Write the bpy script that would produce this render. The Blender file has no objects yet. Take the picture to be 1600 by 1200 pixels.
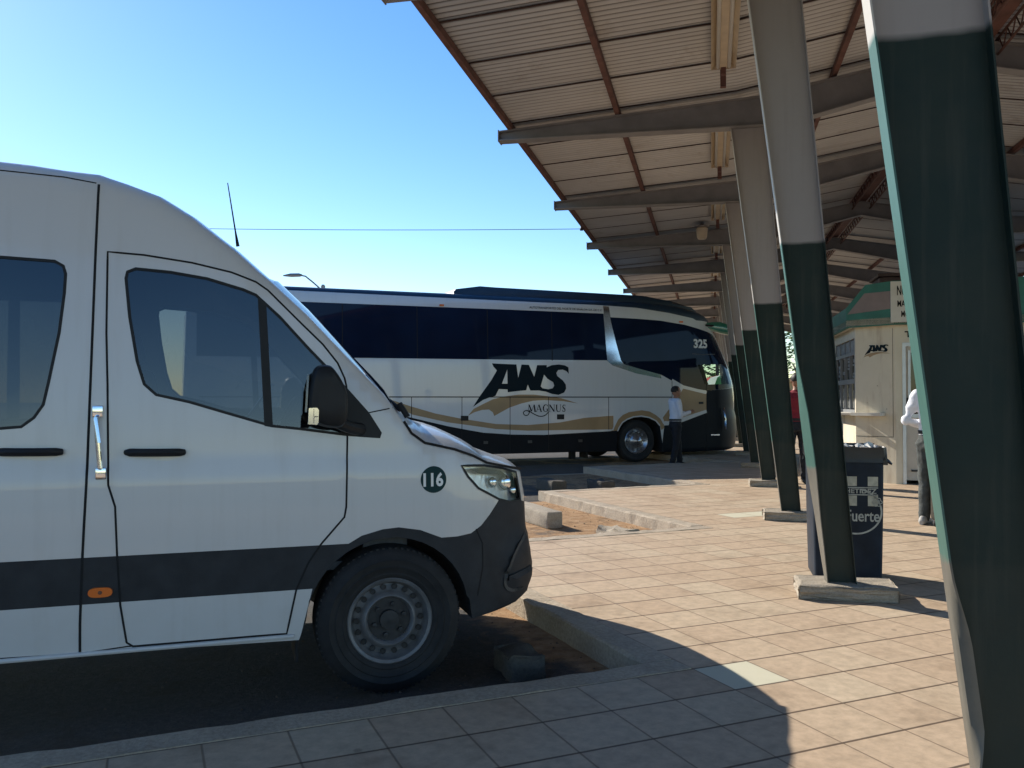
import bpy, bmesh, math, random
from mathutils import Vector, Matrix
from mathutils.geometry import delaunay_2d_cdt
random.seed(7)
R = math.radians
scene = bpy.context.scene
COL = scene.collection

# ------------------------------------------------------------------ materials
def nt_new(name):
    m = bpy.data.materials.new(name); m.use_nodes = True
    nt = m.node_tree; b = nt.nodes['Principled BSDF']
    return m, nt, b
def node(nt, t, **kw):
    n = nt.nodes.new(t)
    for k, v in kw.items():
        if k.startswith('i_'):
            n.inputs[int(k[2:]) if k[2:].isdigit() else k[2:].replace('_', ' ')].default_value = v
        else: setattr(n, k, v)
    return n
def coords(nt, kind='Object', scale=(1, 1, 1)):
    tc = node(nt, 'ShaderNodeTexCoord'); mp = node(nt, 'ShaderNodeMapping')
    mp.inputs['Scale'].default_value = scale
    nt.links.new(tc.outputs[kind], mp.inputs['Vector'])
    return mp.outputs['Vector']
def noise(nt, vec, scale, detail=4, rough=.55):
    n = node(nt, 'ShaderNodeTexNoise'); n.inputs['Scale'].default_value = scale
    n.inputs['Detail'].default_value = detail; n.inputs['Roughness'].default_value = rough
    nt.links.new(vec, n.inputs['Vector']); return n.outputs['Fac']
def ramp(nt, fac, stops):
    r = node(nt, 'ShaderNodeValToRGB'); e = r.color_ramp.elements
    while len(e) < len(stops): e.new(.5)
    for q, (p, c) in zip(e, stops): q.position = p; q.color = (*c, 1) if len(c) == 3 else c
    nt.links.new(fac, r.inputs['Fac']); return r.outputs['Color']
def mixc(nt, fac, a, b, mode='MIX'):
    m = node(nt, 'ShaderNodeMix', data_type='RGBA', blend_type=mode)
    for s, v in ((m.inputs[0], fac), (m.inputs[6], a), (m.inputs[7], b)):
        if hasattr(v, 'is_linked') or hasattr(v, 'links'): nt.links.new(v, s)
        else: s.default_value = (*v, 1) if isinstance(v, tuple) and len(v) == 3 else v
    return m.outputs[2]
def math_(nt, op, a, b=0.0, c=0.0):
    m = node(nt, 'ShaderNodeMath', operation=op)
    for s, v in zip(m.inputs, (a, b, c)):
        if hasattr(v, 'links'): nt.links.new(v, s)
        else: s.default_value = v
    return m.outputs[0]
def bump(nt, b, h, strength=.3, dist=.01):
    n = node(nt, 'ShaderNodeBump'); n.inputs['Strength'].default_value = strength; n.inputs['Distance'].default_value = dist
    nt.links.new(h, n.inputs['Height']); nt.links.new(n.outputs['Normal'], b.inputs['Normal'])
def plain(name, col, rough=.5, metal=0, var=.12, scale=6, bumps=0, coat=0, spec=.5):
    m, nt, b = nt_new(name)
    v = coords(nt)
    f = noise(nt, v, scale, 5)
    lo = tuple(c * (1 - var) for c in col); hi = tuple(min(1, c * (1 + var)) for c in col)
    nt.links.new(ramp(nt, f, [(.3, lo), (.7, hi)]), b.inputs['Base Color'])
    rr = math_(nt, 'MULTIPLY_ADD', noise(nt, v, scale * 2.3, 3), .25 * rough, rough * .88)
    nt.links.new(rr, b.inputs['Roughness'])
    b.inputs['Metallic'].default_value = metal
    b.inputs['Specular IOR Level'].default_value = spec
    if coat: b.inputs['Coat Weight'].default_value = coat; b.inputs['Coat Roughness'].default_value = .06
    if bumps: bump(nt, b, noise(nt, v, scale * 12, 4), bumps, .01)
    return m
def glass_mat(name, tint, rough=.02, ior=1.5):
    m = bpy.data.materials.new(name); m.use_nodes = True; nt = m.node_tree; nt.nodes.clear()
    out = node(nt, 'ShaderNodeOutputMaterial'); mx = node(nt, 'ShaderNodeMixShader')
    tr = node(nt, 'ShaderNodeBsdfTransparent'); tr.inputs['Color'].default_value = (*tint, 1)
    gl = node(nt, 'ShaderNodeBsdfGlossy'); gl.inputs['Roughness'].default_value = rough
    fr = node(nt, 'ShaderNodeFresnel'); fr.inputs['IOR'].default_value = ior
    v = coords(nt); bn = node(nt, 'ShaderNodeBump'); bn.inputs['Strength'].default_value = .015; bn.inputs['Distance'].default_value = .02
    nt.links.new(noise(nt, v, 2.2, 2), bn.inputs['Height']); nt.links.new(bn.outputs[0], gl.inputs['Normal'])
    nt.links.new(fr.outputs[0], mx.inputs[0]); nt.links.new(tr.outputs[0], mx.inputs[1]); nt.links.new(gl.outputs[0], mx.inputs[2])
    nt.links.new(mx.outputs[0], out.inputs['Surface']); return m

def paint_white(name, col, dirt=(.33, .28, .21), amount=.5, coat=.6):
    m, nt, b = nt_new(name); v = coords(nt)
    big = noise(nt, v, .9, 3); fine = noise(nt, v, 7, 6, .65)
    base = mixc(nt, big, tuple(c * .95 for c in col), col)
    streak = noise(nt, coords(nt, scale=(9, 9, .6)), 1.6, 5, .6)
    dm = math_(nt, 'MULTIPLY', ramp(nt, streak, [(.5, (0, 0, 0)), (.8, (1, 1, 1))]), math_(nt, 'MULTIPLY', fine, amount * .5))
    sep = node(nt, 'ShaderNodeSeparateXYZ'); nt.links.new(v, sep.inputs[0])
    low = node(nt, 'ShaderNodeMapRange'); low.inputs[1].default_value = 1.1; low.inputs[2].default_value = .25
    nt.links.new(sep.outputs['Z'], low.inputs[0])
    splash = math_(nt, 'MULTIPLY', low.outputs[0], math_(nt, 'MULTIPLY', fine, amount * .55))
    f = math_(nt, 'ADD', dm, splash)
    nt.links.new(mixc(nt, f, base, dirt), b.inputs['Base Color'])
    nt.links.new(math_(nt, 'MULTIPLY_ADD', f, .6, .28), b.inputs['Roughness'])
    b.inputs['Coat Weight'].default_value = coat; b.inputs['Coat Roughness'].default_value = .05
    bump(nt, b, noise(nt, v, 2.6, 2), .08, .03)
    return m

M = {}
M['van_white'] = paint_white('van_paint', (.62, .62, .62), coat=.45)
M['bus_white'] = paint_white('bus_paint', (.63, .635, .63), amount=.35)
M['bumper'] = plain('dark_bumper_plastic', (.030, .032, .036), .6, spec=.22, var=.2, scale=9, bumps=.06)
M['bumper_highlight'] = plain('bumper_edge_highlight', (.07, .068, .066), .6, spec=.3, var=.3, scale=14)  # paler moulding crescent: a highlight put into the plastic's colour
M['under'] = plain('underbody', (.012, .012, .013), .9)
M['rubber'] = plain('tyre_rubber', (.017, .017, .018), .8, var=.35, scale=10, bumps=.15)
M['steel'] = plain('wheel_steel', (.17, .172, .178), .5, metal=.3, var=.25, scale=14)
M['steel_dark'] = plain('hub_dark', (.035, .036, .038), .6, metal=.3, var=.3, scale=20)
M['chrome'] = plain('chrome', (.75, .76, .78), .12, metal=1, var=.05)
M['bus_rim'] = plain('dull_alloy', (.42, .43, .45), .28, metal=.9, var=.25, scale=12)
M['black'] = plain('black_trim', (.012, .013, .015), .5, spec=.3, var=.2)
M['dull_dark'] = plain('dull_dark_metal', (.05, .052, .055), .4, metal=.5)
M['grit'] = plain('grit', (.13, .095, .065), .95, var=.5, scale=9)
M['gap'] = plain('panel_gap', (.01, .01, .011), .9)
M['van_glass'] = glass_mat('van_glass', (.27, .285, .29), ior=1.85)
M['van_glass_dark'] = glass_mat('van_privacy_glass', (.09, .097, .10), ior=1.9)
M['clear'] = glass_mat('clear_glass', (.9, .92, .92), ior=1.45)
M['bus_clear'] = glass_mat('bus_clear_glass', (.62, .7, .66), ior=1.15)
m, nt, b = nt_new('bus_dark_glass'); v = coords(nt)
nt.links.new(ramp(nt, noise(nt, v, .7, 2), [(.3, (.005, .009, .022)), (.7, (.010, .019, .045))]), b.inputs['Base Color'])  # navy base colour stands in for the sky's reflection
b.inputs['Roughness'].default_value = .03; b.inputs['IOR'].default_value = 1.22
bump(nt, b, noise(nt, coords(nt, scale=(.7, 1, 1)), .9, 1), .05, .03); M['bus_glass'] = m
M['navy'] = plain('bus_navy', (.004, .007, .012), .4, var=.15, spec=.12, scale=3)
M['roof_navy'] = plain('bus_roof_navy', (.012, .03, .055), .45, var=.2, coat=.1, scale=3)
M['gold'] = plain('bus_gold', (.34, .215, .10), .4, var=.08, coat=.15, scale=3)
M['logo'] = plain('logo_dark_green', (.005, .014, .02), .6, var=.05, spec=.12)
M['mirror_green'] = plain('mirror_green', (.012, .16, .10), .3, coat=.5)
M['orange'] = plain('orange_lens', (.75, .16, .02), .3, var=.05)
M['white_vinyl'] = plain('white_vinyl', (.8, .8, .78), .5, var=.04)
M['badge'] = plain('badge_green', (.003, .033, .036), .5, var=.05, spec=.2)
M['grey_plastic'] = plain('grey_fabric', (.09, .1, .115), .85, scale=30, var=.2)
M['seat'] = plain('seat_brown', (.17, .075, .045), .8, scale=20, var=.2)
M['seat_blue'] = plain('seat_blue', (.05, .075, .13), .85, scale=20, var=.2)
M['reflector'] = plain('lamp_reflector', (.74, .74, .75), .3, metal=.55, var=.15, scale=25)

def concrete(name, col, scale=5, bumps=.5, dark=.55, rough=.92):
    m, nt, b = nt_new(name); v = coords(nt)
    a = noise(nt, v, scale, 6, .65); g = noise(nt, v, scale * 14, 5, .7)
    c1 = ramp(nt, a, [(.25, tuple(c * dark for c in col)), (.55, col), (.8, tuple(min(1, c * 1.18) for c in col))])
    c2 = mixc(nt, .5, c1, ramp(nt, g, [(.3, tuple(c * .5 for c in col)), (.65, tuple(min(1, c * 1.25) for c in col))]), 'MIX')
    nt.links.new(c2, b.inputs['Base Color']); b.inputs['Roughness'].default_value = rough
    b.inputs['Specular IOR Level'].default_value = .25
    bump(nt, b, math_(nt, 'ADD', g, math_(nt, 'MULTIPLY', a, 2)), bumps, .02); return m
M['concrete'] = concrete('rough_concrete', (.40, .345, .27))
M['shade_concrete'] = concrete('shade_dark_concrete', (.10, .09, .075))  # dark copy of the concrete for shaded wheel stops, shade in the colour
M['kerb'] = concrete('kerb_concrete', (.43, .36, .275), 3.5, .5)
M['yard'] = concrete('yard_concrete', (.47, .39, .29), .35, .25, .7)

M['asphalt'] = concrete('asphalt', (.075, .07, .065), 2.0, .3, .6, .9)
# pavement tiles (object space = tile grid)
TS = .3308
m, nt, b = nt_new('pavement_tiles'); v = coords(nt, scale=(1 / TS, 1 / TS, 1))
fl = node(nt, 'ShaderNodeVectorMath', operation='FLOOR'); nt.links.new(v, fl.inputs[0])
frn = node(nt, 'ShaderNodeVectorMath', operation='FRACTION'); nt.links.new(v, frn.inputs[0])
sx = node(nt, 'ShaderNodeSeparateXYZ'); nt.links.new(frn.outputs[0], sx.inputs[0])
def edge(o):   # distance to nearest joint in tile units
    return math_(nt, 'SUBTRACT', .5, math_(nt, 'ABSOLUTE', math_(nt, 'SUBTRACT', o, .5)))
ex, ey = edge(sx.outputs['X']), edge(sx.outputs['Y'])
wn = node(nt, 'ShaderNodeTexWhiteNoise', noise_dimensions='2D'); nt.links.new(fl.outputs[0], wn.inputs['Vector'])
vo = coords(nt)
patch = noise(nt, vo, .55, 3)
tone = math_(nt, 'ADD', math_(nt, 'MULTIPLY', wn.outputs['Value'], .55), math_(nt, 'MULTIPLY', patch, .6))
tc_ = ramp(nt, tone, [(.2, (.455, .34, .235)), (.45, (.485, .37, .26)), (.7, (.505, .395, .28)), (.97, (.525, .43, .31))])
mott = noise(nt, vo, 16, 6, .7); grime = noise(nt, vo, 2.1, 6, .62)
tc_ = mixc(nt, .6, tc_, mixc(nt, 1, tc_, ramp(nt, mott, [(.3, (.6, .6, .58)), (.65, (1.15, 1.12, 1.1))]), 'MULTIPLY'))
tc_ = mixc(nt, 1, tc_, ramp(nt, grime, [(.28, (.74, .72, .70)), (.48, (1, 1, 1)), (1, (1.04, 1.04, 1.04))]), 'MULTIPLY')
vor = node(nt, 'ShaderNodeTexVoronoi'); vor.inputs['Scale'].default_value = 2.3; nt.links.new(vo, vor.inputs['Vector'])
gum = ramp(nt, math_(nt, 'ADD', vor.outputs['Distance'], math_(nt, 'MULTIPLY', mott, .03)), [(.05, (1, 1, 1)), (.066, (0, 0, 0))])
tc_ = mixc(nt, math_(nt, 'MULTIPLY', gum, math_(nt, 'MULTIPLY', grime, .8)), tc_, (.09, .07, .05))
# single replaced pale tiles
cell = node(nt, 'ShaderNodeSeparateXYZ'); nt.links.new(fl.outputs[0], cell.inputs[0])
def is_cell(i, j):
    return math_(nt, 'MULTIPLY', math_(nt, 'COMPARE', cell.outputs['X'], i, .2), math_(nt, 'COMPARE', cell.outputs['Y'], j, .2))
pale = is_cell(3, 0)
for ij in ((14, 14), (15, 14), (-1, -3)): pale = math_(nt, 'MAXIMUM', pale, is_cell(*ij))
tc_ = mixc(nt, math_(nt, 'MULTIPLY', pale, .85), tc_, (.60, .58, .44))
jx = ramp(nt, ex, [(.008, (1, 1, 1)), (.018, (0, 0, 0))]); jy = ramp(nt, ey, [(.014, (1, 1, 1)), (.026, (0, 0, 0))])
tc_ = mixc(nt, math_(nt, 'MULTIPLY', jx, .75), tc_, (.17, .12, .08))
tc_ = mixc(nt, math_(nt, 'MULTIPLY', jy, .85), tc_, (.07, .045, .03))  # groove shade painted in: these joints darker than the cross joints
nt.links.new(tc_, b.inputs['Base Color'])
nt.links.new(math_(nt, 'MULTIPLY_ADD', mott, .3, .5), b.inputs['Roughness']); b.inputs['Specular IOR Level'].default_value = .3
jh = math_(nt, 'SUBTRACT', 1.0, math_(nt, 'MAXIMUM', jx, jy))
hh = math_(nt, 'ADD', math_(nt, 'MULTIPLY', jh, .6), math_(nt, 'ADD', math_(nt, 'MULTIPLY', mott, .25), math_(nt, 'MULTIPLY', wn.outputs['Value'], .12)))
bump(nt, b, hh, .45, .006); M['tiles'] = m

# bay floor: asphalt with an oil-dark lane and orange dirt at the kerb
m, nt, b = nt_new('bay_asphalt'); v = coords(nt)
g = noise(nt, v, 42, 6, .75); a = noise(nt, v, 1.6, 6, .65); d = noise(nt, v, 3.4, 7, .7)
asp = ramp(nt, g, [(.25, (.045, .043, .042)), (.6, (.095, .088, .08)), (.8, (.17, .155, .135))])
dirt = ramp(nt, noise(nt, v, 9, 7, .7), [(.25, (.20, .115, .055)), (.5, (.36, .22, .115)), (.75, (.47, .33, .20))])
uvn = node(nt, 'ShaderNodeVertexColor', layer_name='front')
sep = node(nt, 'ShaderNodeSeparateColor'); nt.links.new(uvn.outputs[0], sep.inputs[0])
mask = math_(nt, 'ADD', sep.outputs[0], math_(nt, 'MULTIPLY', math_(nt, 'SUBTRACT', a, .5), 1.3))
mk = ramp(nt, mask, [(.42, (0, 0, 0)), (.6, (1, 1, 1))])
oil = ramp(nt, d, [(.52, (0, 0, 0)), (.62, (1, 1, 1))])
cc = mixc(nt, mk, asp, dirt); cc = mixc(nt, math_(nt, 'MULTIPLY', oil, .5), cc, (.07, .055, .04))
nt.links.new(cc, b.inputs['Base Color']); b.inputs['Roughness'].default_value = .93; b.inputs['Specular IOR Level'].default_value = .2
bump(nt, b, math_(nt, 'ADD', g, a), .8, .015); M['bay'] = m

# canopy
def roof_sheet():
    m, nt, b = nt_new('galvanised_sheet'); v = coords(nt)
    a = noise(nt, v, .8, 5, .6); st = noise(nt, coords(nt, scale=(.5, 14, 1)), 1.3, 4, .6)
    c = ramp(nt, a, [(.3, (.46, .45, .44)), (.7, (.57, .555, .54))])
    c = mixc(nt, math_(nt, 'MULTIPLY', ramp(nt, st, [(.56, (0, 0, 0)), (.75, (1, 1, 1))]), .35), c, (.17, .12, .09))
    sp = noise(nt, v, 2.3, 6, .7)
    c = mixc(nt, math_(nt, 'MULTIPLY', ramp(nt, sp, [(.58, (0, 0, 0)), (.7, (1, 1, 1))]), .35), c, (.24, .17, .12))
    wv = node(nt, 'ShaderNodeVertexColor', layer_name='valley_shade'); sc = node(nt, 'ShaderNodeSeparateColor'); nt.links.new(wv.outputs[0], sc.inputs[0])
    c = mixc(nt, math_(nt, 'MULTIPLY', sc.outputs[0], .95), c, (.085, .072, .062))  # rib shade put into the colour, darker along each corrugation
    nt.links.new(c, b.inputs['Base Color']); b.inputs['Metallic'].default_value = .35
    b.inputs['Roughness'].default_value = .45; return m
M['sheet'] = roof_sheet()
M['lap'] = plain('lap_dark', (.055, .03, .025), .85, var=.3, scale=12)  # dark brown strip along every sheet lap
M['primer'] = plain('red_primer', (.135, .06, .045), .75, var=.3, scale=7, bumps=.05)
M['rafter'] = plain('rafter_paint', (.24, .225, .215), .6, var=.14, scale=4, bumps=.04)
M['cream_metal'] = plain('cream_enamel', (.58, .47, .33), .45, var=.1, scale=6)
M['tube'] = plain('unlit_tube', (.75, .7, .62), .3, var=.05)

def column_paint():
    m, nt, b = nt_new('column_paint'); v = coords(nt)
    sep = node(nt, 'ShaderNodeSeparateXYZ'); nt.links.new(v, sep.inputs[0])
    wob = math_(nt, 'MULTIPLY_ADD', noise(nt, v, 5, 3), .03, -.015)
    z = math_(nt, 'ADD', sep.outputs['Z'], wob)
    up = ramp(nt, math_(nt, 'MULTIPLY_ADD', math_(nt, 'SUBTRACT', z, 2.44), 40, .5), [(0, (0, 0, 0)), (1, (1, 1, 1))])
    low_w = math_(nt, 'MULTIPLY_ADD', noise(nt, v, 3, 5, .7), .5, -.25)
    lo = ramp(nt, math_(nt, 'MULTIPLY_ADD', math_(nt, 'SUBTRACT', math_(nt, 'ADD', sep.outputs['Z'], math_(nt, 'MULTIPLY', low_w, .25)), .86), 30, .5), [(0, (1, 1, 1)), (1, (0, 0, 0))])
    f = noise(nt, v, 6, 6, .65); cl = noise(nt, v, 2.2, 4, .6)
    green = mixc(nt, f, (.007, .018, .016), (.013, .029, .025))
    green = mixc(nt, math_(nt, 'MULTIPLY', ramp(nt, cl, [(.45, (0, 0, 0)), (.7, (1, 1, 1))]), .6), green, (.032, .038, .028))
    drip = noise(nt, coords(nt, scale=(14, 14, .8)), 1.5, 5, .6)
    green = mixc(nt, math_(nt, 'MULTIPLY', ramp(nt, drip, [(.52, (0, 0, 0)), (.7, (1, 1, 1))]), .4), green, (.05, .055, .045))
    grey_d = math_(nt, 'MULTIPLY', ramp(nt, drip, [(.5, (0, 0, 0)), (.75, (1, 1, 1))]), .4)
    grey = mixc(nt, f, (.30, .27, .262), (.34, .312, .303)); grey = mixc(nt, math_(nt, 'MULTIPLY', grey_d, .5), grey, (.21, .18, .165))
    bare = mixc(nt, noise(nt, v, 8, 6, .7), (.13, .085, .055), (.30, .25, .19))
    c = mixc(nt, up, green, grey); c = mixc(nt, math_(nt, 'MULTIPLY', lo, .05), c, bare)
    sc = noise(nt, coords(nt, scale=(1, 1, .5)), 11, 7, .8)
    c = mixc(nt, math_(nt, 'MULTIPLY', ramp(nt, sc, [(.68, (0, 0, 0)), (.72, (1, 1, 1))]), .35), c, (.07, .075, .065))
    nt.links.new(c, b.inputs['Base Color'])
    nt.links.new(math_(nt, 'MULTIPLY_ADD', f, .25, .42), b.inputs['Roughness']); b.inputs['Specular IOR Level'].default_value = .25
    bump(nt, b, noise(nt, v, 25, 5), .12, .01); return m
M['column'] = column_paint()
m, nt, b = nt_new('column_edge_sunlit'); v = coords(nt)  # same paint made lighter on the sun-facing flange, sunlight in its colour
sep = node(nt, 'ShaderNodeSeparateXYZ'); nt.links.new(v, sep.inputs[0])
up = ramp(nt, math_(nt, 'MULTIPLY_ADD', math_(nt, 'SUBTRACT', sep.outputs['Z'], 2.44), 40, .5), [(0, (0, 0, 0)), (1, (1, 1, 1))])
lo = ramp(nt, math_(nt, 'MULTIPLY_ADD', math_(nt, 'SUBTRACT', math_(nt, 'ADD', sep.outputs['Z'], math_(nt, 'MULTIPLY', noise(nt, v, 6, 5, .7), .1)), .93), 40, .5), [(0, (1, 1, 1)), (1, (0, 0, 0))])
f = noise(nt, coords(nt, scale=(1, 1, .35)), 16, 6, .7)
c = mixc(nt, up, mixc(nt, f, (.03, .095, .078), (.06, .15, .122)), (.5, .47, .43))
c = mixc(nt, math_(nt, 'MULTIPLY', lo, .9), c, mixc(nt, noise(nt, v, 9, 6, .7), (.085, .072, .058), (.19, .165, .135)))
nt.links.new(c, b.inputs['Base Color']); b.inputs['Roughness'].default_value = .45
bump(nt, b, f, .15, .01); M['column_edge_lit'] = m

M['bin'] = plain('bin_blue', (.009, .017, .030), .5, spec=.2, var=.35, scale=7, bumps=.06)
M['liner'] = plain('liner_black', (.01, .01, .011), .3, var=.2, bumps=.2, scale=12)
M['paper'] = plain('paper_white', (.78, .77, .74), .8, var=.08)
M['faded_white'] = plain('faded_white_print', (.40, .42, .38), .7, var=.25, scale=25)
M['faded_cream'] = plain('faded_cream_print', (.42, .42, .34), .7, var=.25, scale=25)
def wall_cream():
    m, nt, b = nt_new('booth_cream'); v = coords(nt)
    a = noise(nt, v, 1.4, 6, .65); st = noise(nt, coords(nt, scale=(5, 5, .7)), 1.2, 6, .65)
    c = ramp(nt, a, [(.3, (.58, .515, .39)), (.7, (.67, .61, .48))])
    c = mixc(nt, math_(nt, 'MULTIPLY', ramp(nt, st, [(.53, (0, 0, 0)), (.75, (1, 1, 1))]), .55), c, (.30, .20, .13))
    sp = noise(nt, v, 9, 3); c = mixc(nt, ramp(nt, sp, [(.72, (0, 0, 0)), (.74, (1, 1, 1))]), c, (.2, .15, .11))
    nt.links.new(c, b.inputs['Base Color']); b.inputs['Roughness'].default_value = .8
    bump(nt, b, noise(nt, v, 30, 4), .12, .01); return m
M['cream'] = wall_cream()
M['fascia_green'] = plain('fascia_green', (.018, .13, .088), .5, var=.2, scale=4)
M['fascia_mauve'] = plain('fascia_mauve', (.22, .17, .155), .6, var=.12, scale=4)
M['alu'] = plain('aluminium', (.55, .56, .57), .4, metal=.7, var=.08)
M['notice_grey'] = plain('notice_grey', (.26, .27, .26), .7, var=.35, scale=18)
M['frame_grey'] = plain('window_frame_grey', (.24, .25, .26), .5, metal=.3, var=.1)
M['door_grey'] = plain('door_panel', (.52, .46, .38), .5, var=.07)
M['dark_glass'] = plain('dark_booth_glass', (.01, .012, .013), .08, var=.2)
M['text_black'] = plain('sign_black', (.01, .01, .011), .7, var=.05, spec=.15)
M['sign_white'] = plain('sign_white', (.6, .57, .50), .6, var=.06)
M['tank'] = plain('tank_brown', (.09, .05, .045), .7, var=.3, scale=8)
M['skin'] = plain('skin_tone', (.33, .17, .105), .55, var=.08, scale=20)
M['shirt'] = plain('white_shirt', (.72, .74, .80), .85, var=.05, scale=14, bumps=.15)
M['maroon'] = plain('maroon_cloth', (.20, .012, .025), .85, var=.1, scale=14)
M['trousers'] = plain('dark_trousers', (.012, .013, .018), .85, var=.2, scale=18)
M['jeans'] = plain('grey_jeans', (.055, .062, .06), .9, var=.45, scale=9, bumps=.25)
M['hair'] = plain('dark_hair', (.012, .010, .009), .6, var=.3, scale=40)
M['shoe'] = plain('black_shoe', (.012, .012, .012), .4, var=.2)
M['shoe_light'] = plain('grey_shoe', (.30, .29, .27), .6, var=.2)
M['suitcase'] = plain('olive_bag', (.075, .065, .048), .8, var=.25, scale=20)
M['leaf'] = plain('leaf_green', (.07, .14, .03), .6, var=.5, scale=1.1)
M['leaf_dark'] = plain('leaf_dark', (.035, .085, .025), .6, var=.5, scale=1.1)
M['bark'] = plain('bark', (.10, .07, .05), .9, var=.3, scale=9, bumps=.4)
M['pole'] = plain('galv_pole', (.20, .21, .22), .5, metal=.4, var=.15)
M['red_cloth'] = plain('red_cloth', (.5, .03, .03), .8)
M['green_cloth'] = plain('green_cloth', (.05, .25, .08), .8)
M['tan_wall'] = plain('tan_wall', (.48, .38, .22), .85, var=.12)

# ------------------------------------------------------------------ object helpers
def link(o, parent=None):
    COL.objects.link(o)
    if parent is not None: o.parent = parent
    return o
def tag(o, label=None, cat=None, group=None, kind=None):
    if label: o['label'] = label
    if cat: o['category'] = cat
    if group: o['group'] = group
    if kind: o['kind'] = kind
    return o
def empty(name, loc=(0, 0, 0), rz=0, label=None, cat=None, group=None):
    o = bpy.data.objects.new(name, None); o.location = loc; o.rotation_euler = (0, 0, rz)
    o.empty_display_size = .2; link(o); return tag(o, label, cat, group)
def obj(name, bm, mats, parent=None, smooth=False, angle=35):
    me = bpy.data.meshes.new(name); bm.to_mesh(me); bm.free()
    return objm(name, me, mats, parent, smooth, angle)
def objm(name, me, mats, parent=None, smooth=False, angle=35):
    if not isinstance(mats, (list, tuple)): mats = [mats]
    for q in mats: me.materials.append(q)
    if smooth:
        for p in me.polygons: p.use_smooth = True
        me.set_sharp_from_angle(angle=R(angle))
    return link(bpy.data.objects.new(name, me), parent)
def faces(bm, vs, fs, mi=0):
    bv = [bm.verts.new(v) for v in vs]
    for f in fs:
        try: q = bm.faces.new([bv[i] for i in f]); q.material_index = mi
        except ValueError: pass
    return bv
def box(bm, x0, x1, y0, y1, z0, z1, mi=0, mat=None, bev=0):
    vs = [Vector((x, y, z)) for z in (z0, z1) for y in (y0, y1) for x in (x0, x1)]
    t = bmesh.new()
    faces(t, vs, [(0, 2, 3, 1), (4, 5, 7, 6), (0, 1, 5, 4), (2, 6, 7, 3), (0, 4, 6, 2), (1, 3, 7, 5)])
    if bev: bmesh.ops.bevel(t, geom=t.edges[:], offset=bev, segments=2, affect='EDGES', profile=.6)
    merge(bm, t, mi, mat)
def merge(bm, t, mi=0, mat=None):
    t.verts.index_update(); m_ = [bm.verts.new(mat @ v.co if mat else v.co) for v in t.verts]
    for f in t.faces:
        q = bm.faces.new([m_[v.index] for v in f.verts]); q.material_index = mi; q.smooth = f.smooth
    t.free()
def tube(bm, pts, r, n=8, mi=0, cap=True):
    pts = [Vector(p) for p in pts]; rs = r if isinstance(r, (list, tuple)) else [r] * len(pts); rings = []
    up = Vector((0, 0, 1))
    for i, p in enumerate(pts):
        d = (pts[min(i + 1, len(pts) - 1)] - pts[max(i - 1, 0)]).normalized()
        a = d.cross(up if abs(d.z) < .9 else Vector((1, 0, 0))).normalized(); c = d.cross(a)
        rings.append([bm.verts.new(p + (a * math.cos(6.2832 * k / n) + c * math.sin(6.2832 * k / n)) * rs[i]) for k in range(n)])
    for q, s in zip(rings, rings[1:]):
        for k in range(n):
            f = bm.faces.new((q[k], q[(k + 1) % n], s[(k + 1) % n], s[k])); f.material_index = mi; f.smooth = True
    if cap:
        for q in (rings[0], rings[-1]):
            f = bm.faces.new(q); f.material_index = mi
def lathe(bm, prof, n=32, axis='Y', c=(0, 0, 0), mi=0, close=False):
    """prof: (radius, along)"""
    c = Vector(c); rings = []
    for (r, a) in prof:
        ring = []
        for k in range(n):
            t = 6.28318 * k / n; x, y = r * math.cos(t), r * math.sin(t)
            ring.append(bm.verts.new(c + (Vector((x, a, y)) if axis == 'Y' else Vector((x, y, a)))))
        rings.append(ring)
    for q, s in zip(rings, rings[1:]):
        for k in range(n):
            f = bm.faces.new((q[k], q[(k + 1) % n], s[(k + 1) % n], s[k])); f.material_index = mi; f.smooth = True
    if close:
        for q in (rings[0], rings[-1]):
            try: f = bm.faces.new(q); f.material_index = mi
            except ValueError: pass
def prism(bm, poly, fn, mi=0, t0=0., t1=.01):
    """poly 2-D closed; fn(x, y, t) -> 3-D; extruded from t0 to t1"""
    n = len(poly); tri = cdt_fill(poly)
    for t in (t0, t1):
        bv = [bm.verts.new(fn(x, y, t)) for x, y in tri[0]]
        for f in tri[1]:
            q = bm.faces.new([bv[i] for i in f]); q.material_index = mi
    a = [bm.verts.new(fn(x, y, t0)) for x, y in poly]; c = [bm.verts.new(fn(x, y, t1)) for x, y in poly]
    for k in range(n):
        q = bm.faces.new((a[k], a[(k + 1) % n], c[(k + 1) % n], c[k])); q.material_index = mi
def inpoly(x, y, P):
    r = False; j = len(P) - 1
    for i in range(len(P)):
        xi, yi = P[i]; xj, yj = P[j]
        if (yi > y) != (yj > y) and x < (xj - xi) * (y - yi) / (yj - yi) + xi: r = not r
        j = i
    return r
def cdt_fill(poly, holes=(), extra=(), lines=()):
    vs = []; ed = []
    def loop(P):
        s = len(vs); vs.extend([Vector((p[0], p[1])) for p in P])
        ed.extend([(s + k, s + (k + 1) % len(P)) for k in range(len(P))])
    loop(poly)
    for h in holes: loop(h)
    for l in lines: loop(l)
    vs.extend([Vector(e) for e in extra])
    o = delaunay_2d_cdt(vs, ed, [], 0, 1e-5)
    V = [(p[0], p[1]) for p in o[0]]; F = []
    for f in o[2]:
        cx = sum(V[i][0] for i in f) / len(f); cy = sum(V[i][1] for i in f) / len(f)
        if inpoly(cx, cy, poly) and not any(inpoly(cx, cy, h) for h in holes): F.append(f)
    return V, F
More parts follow.
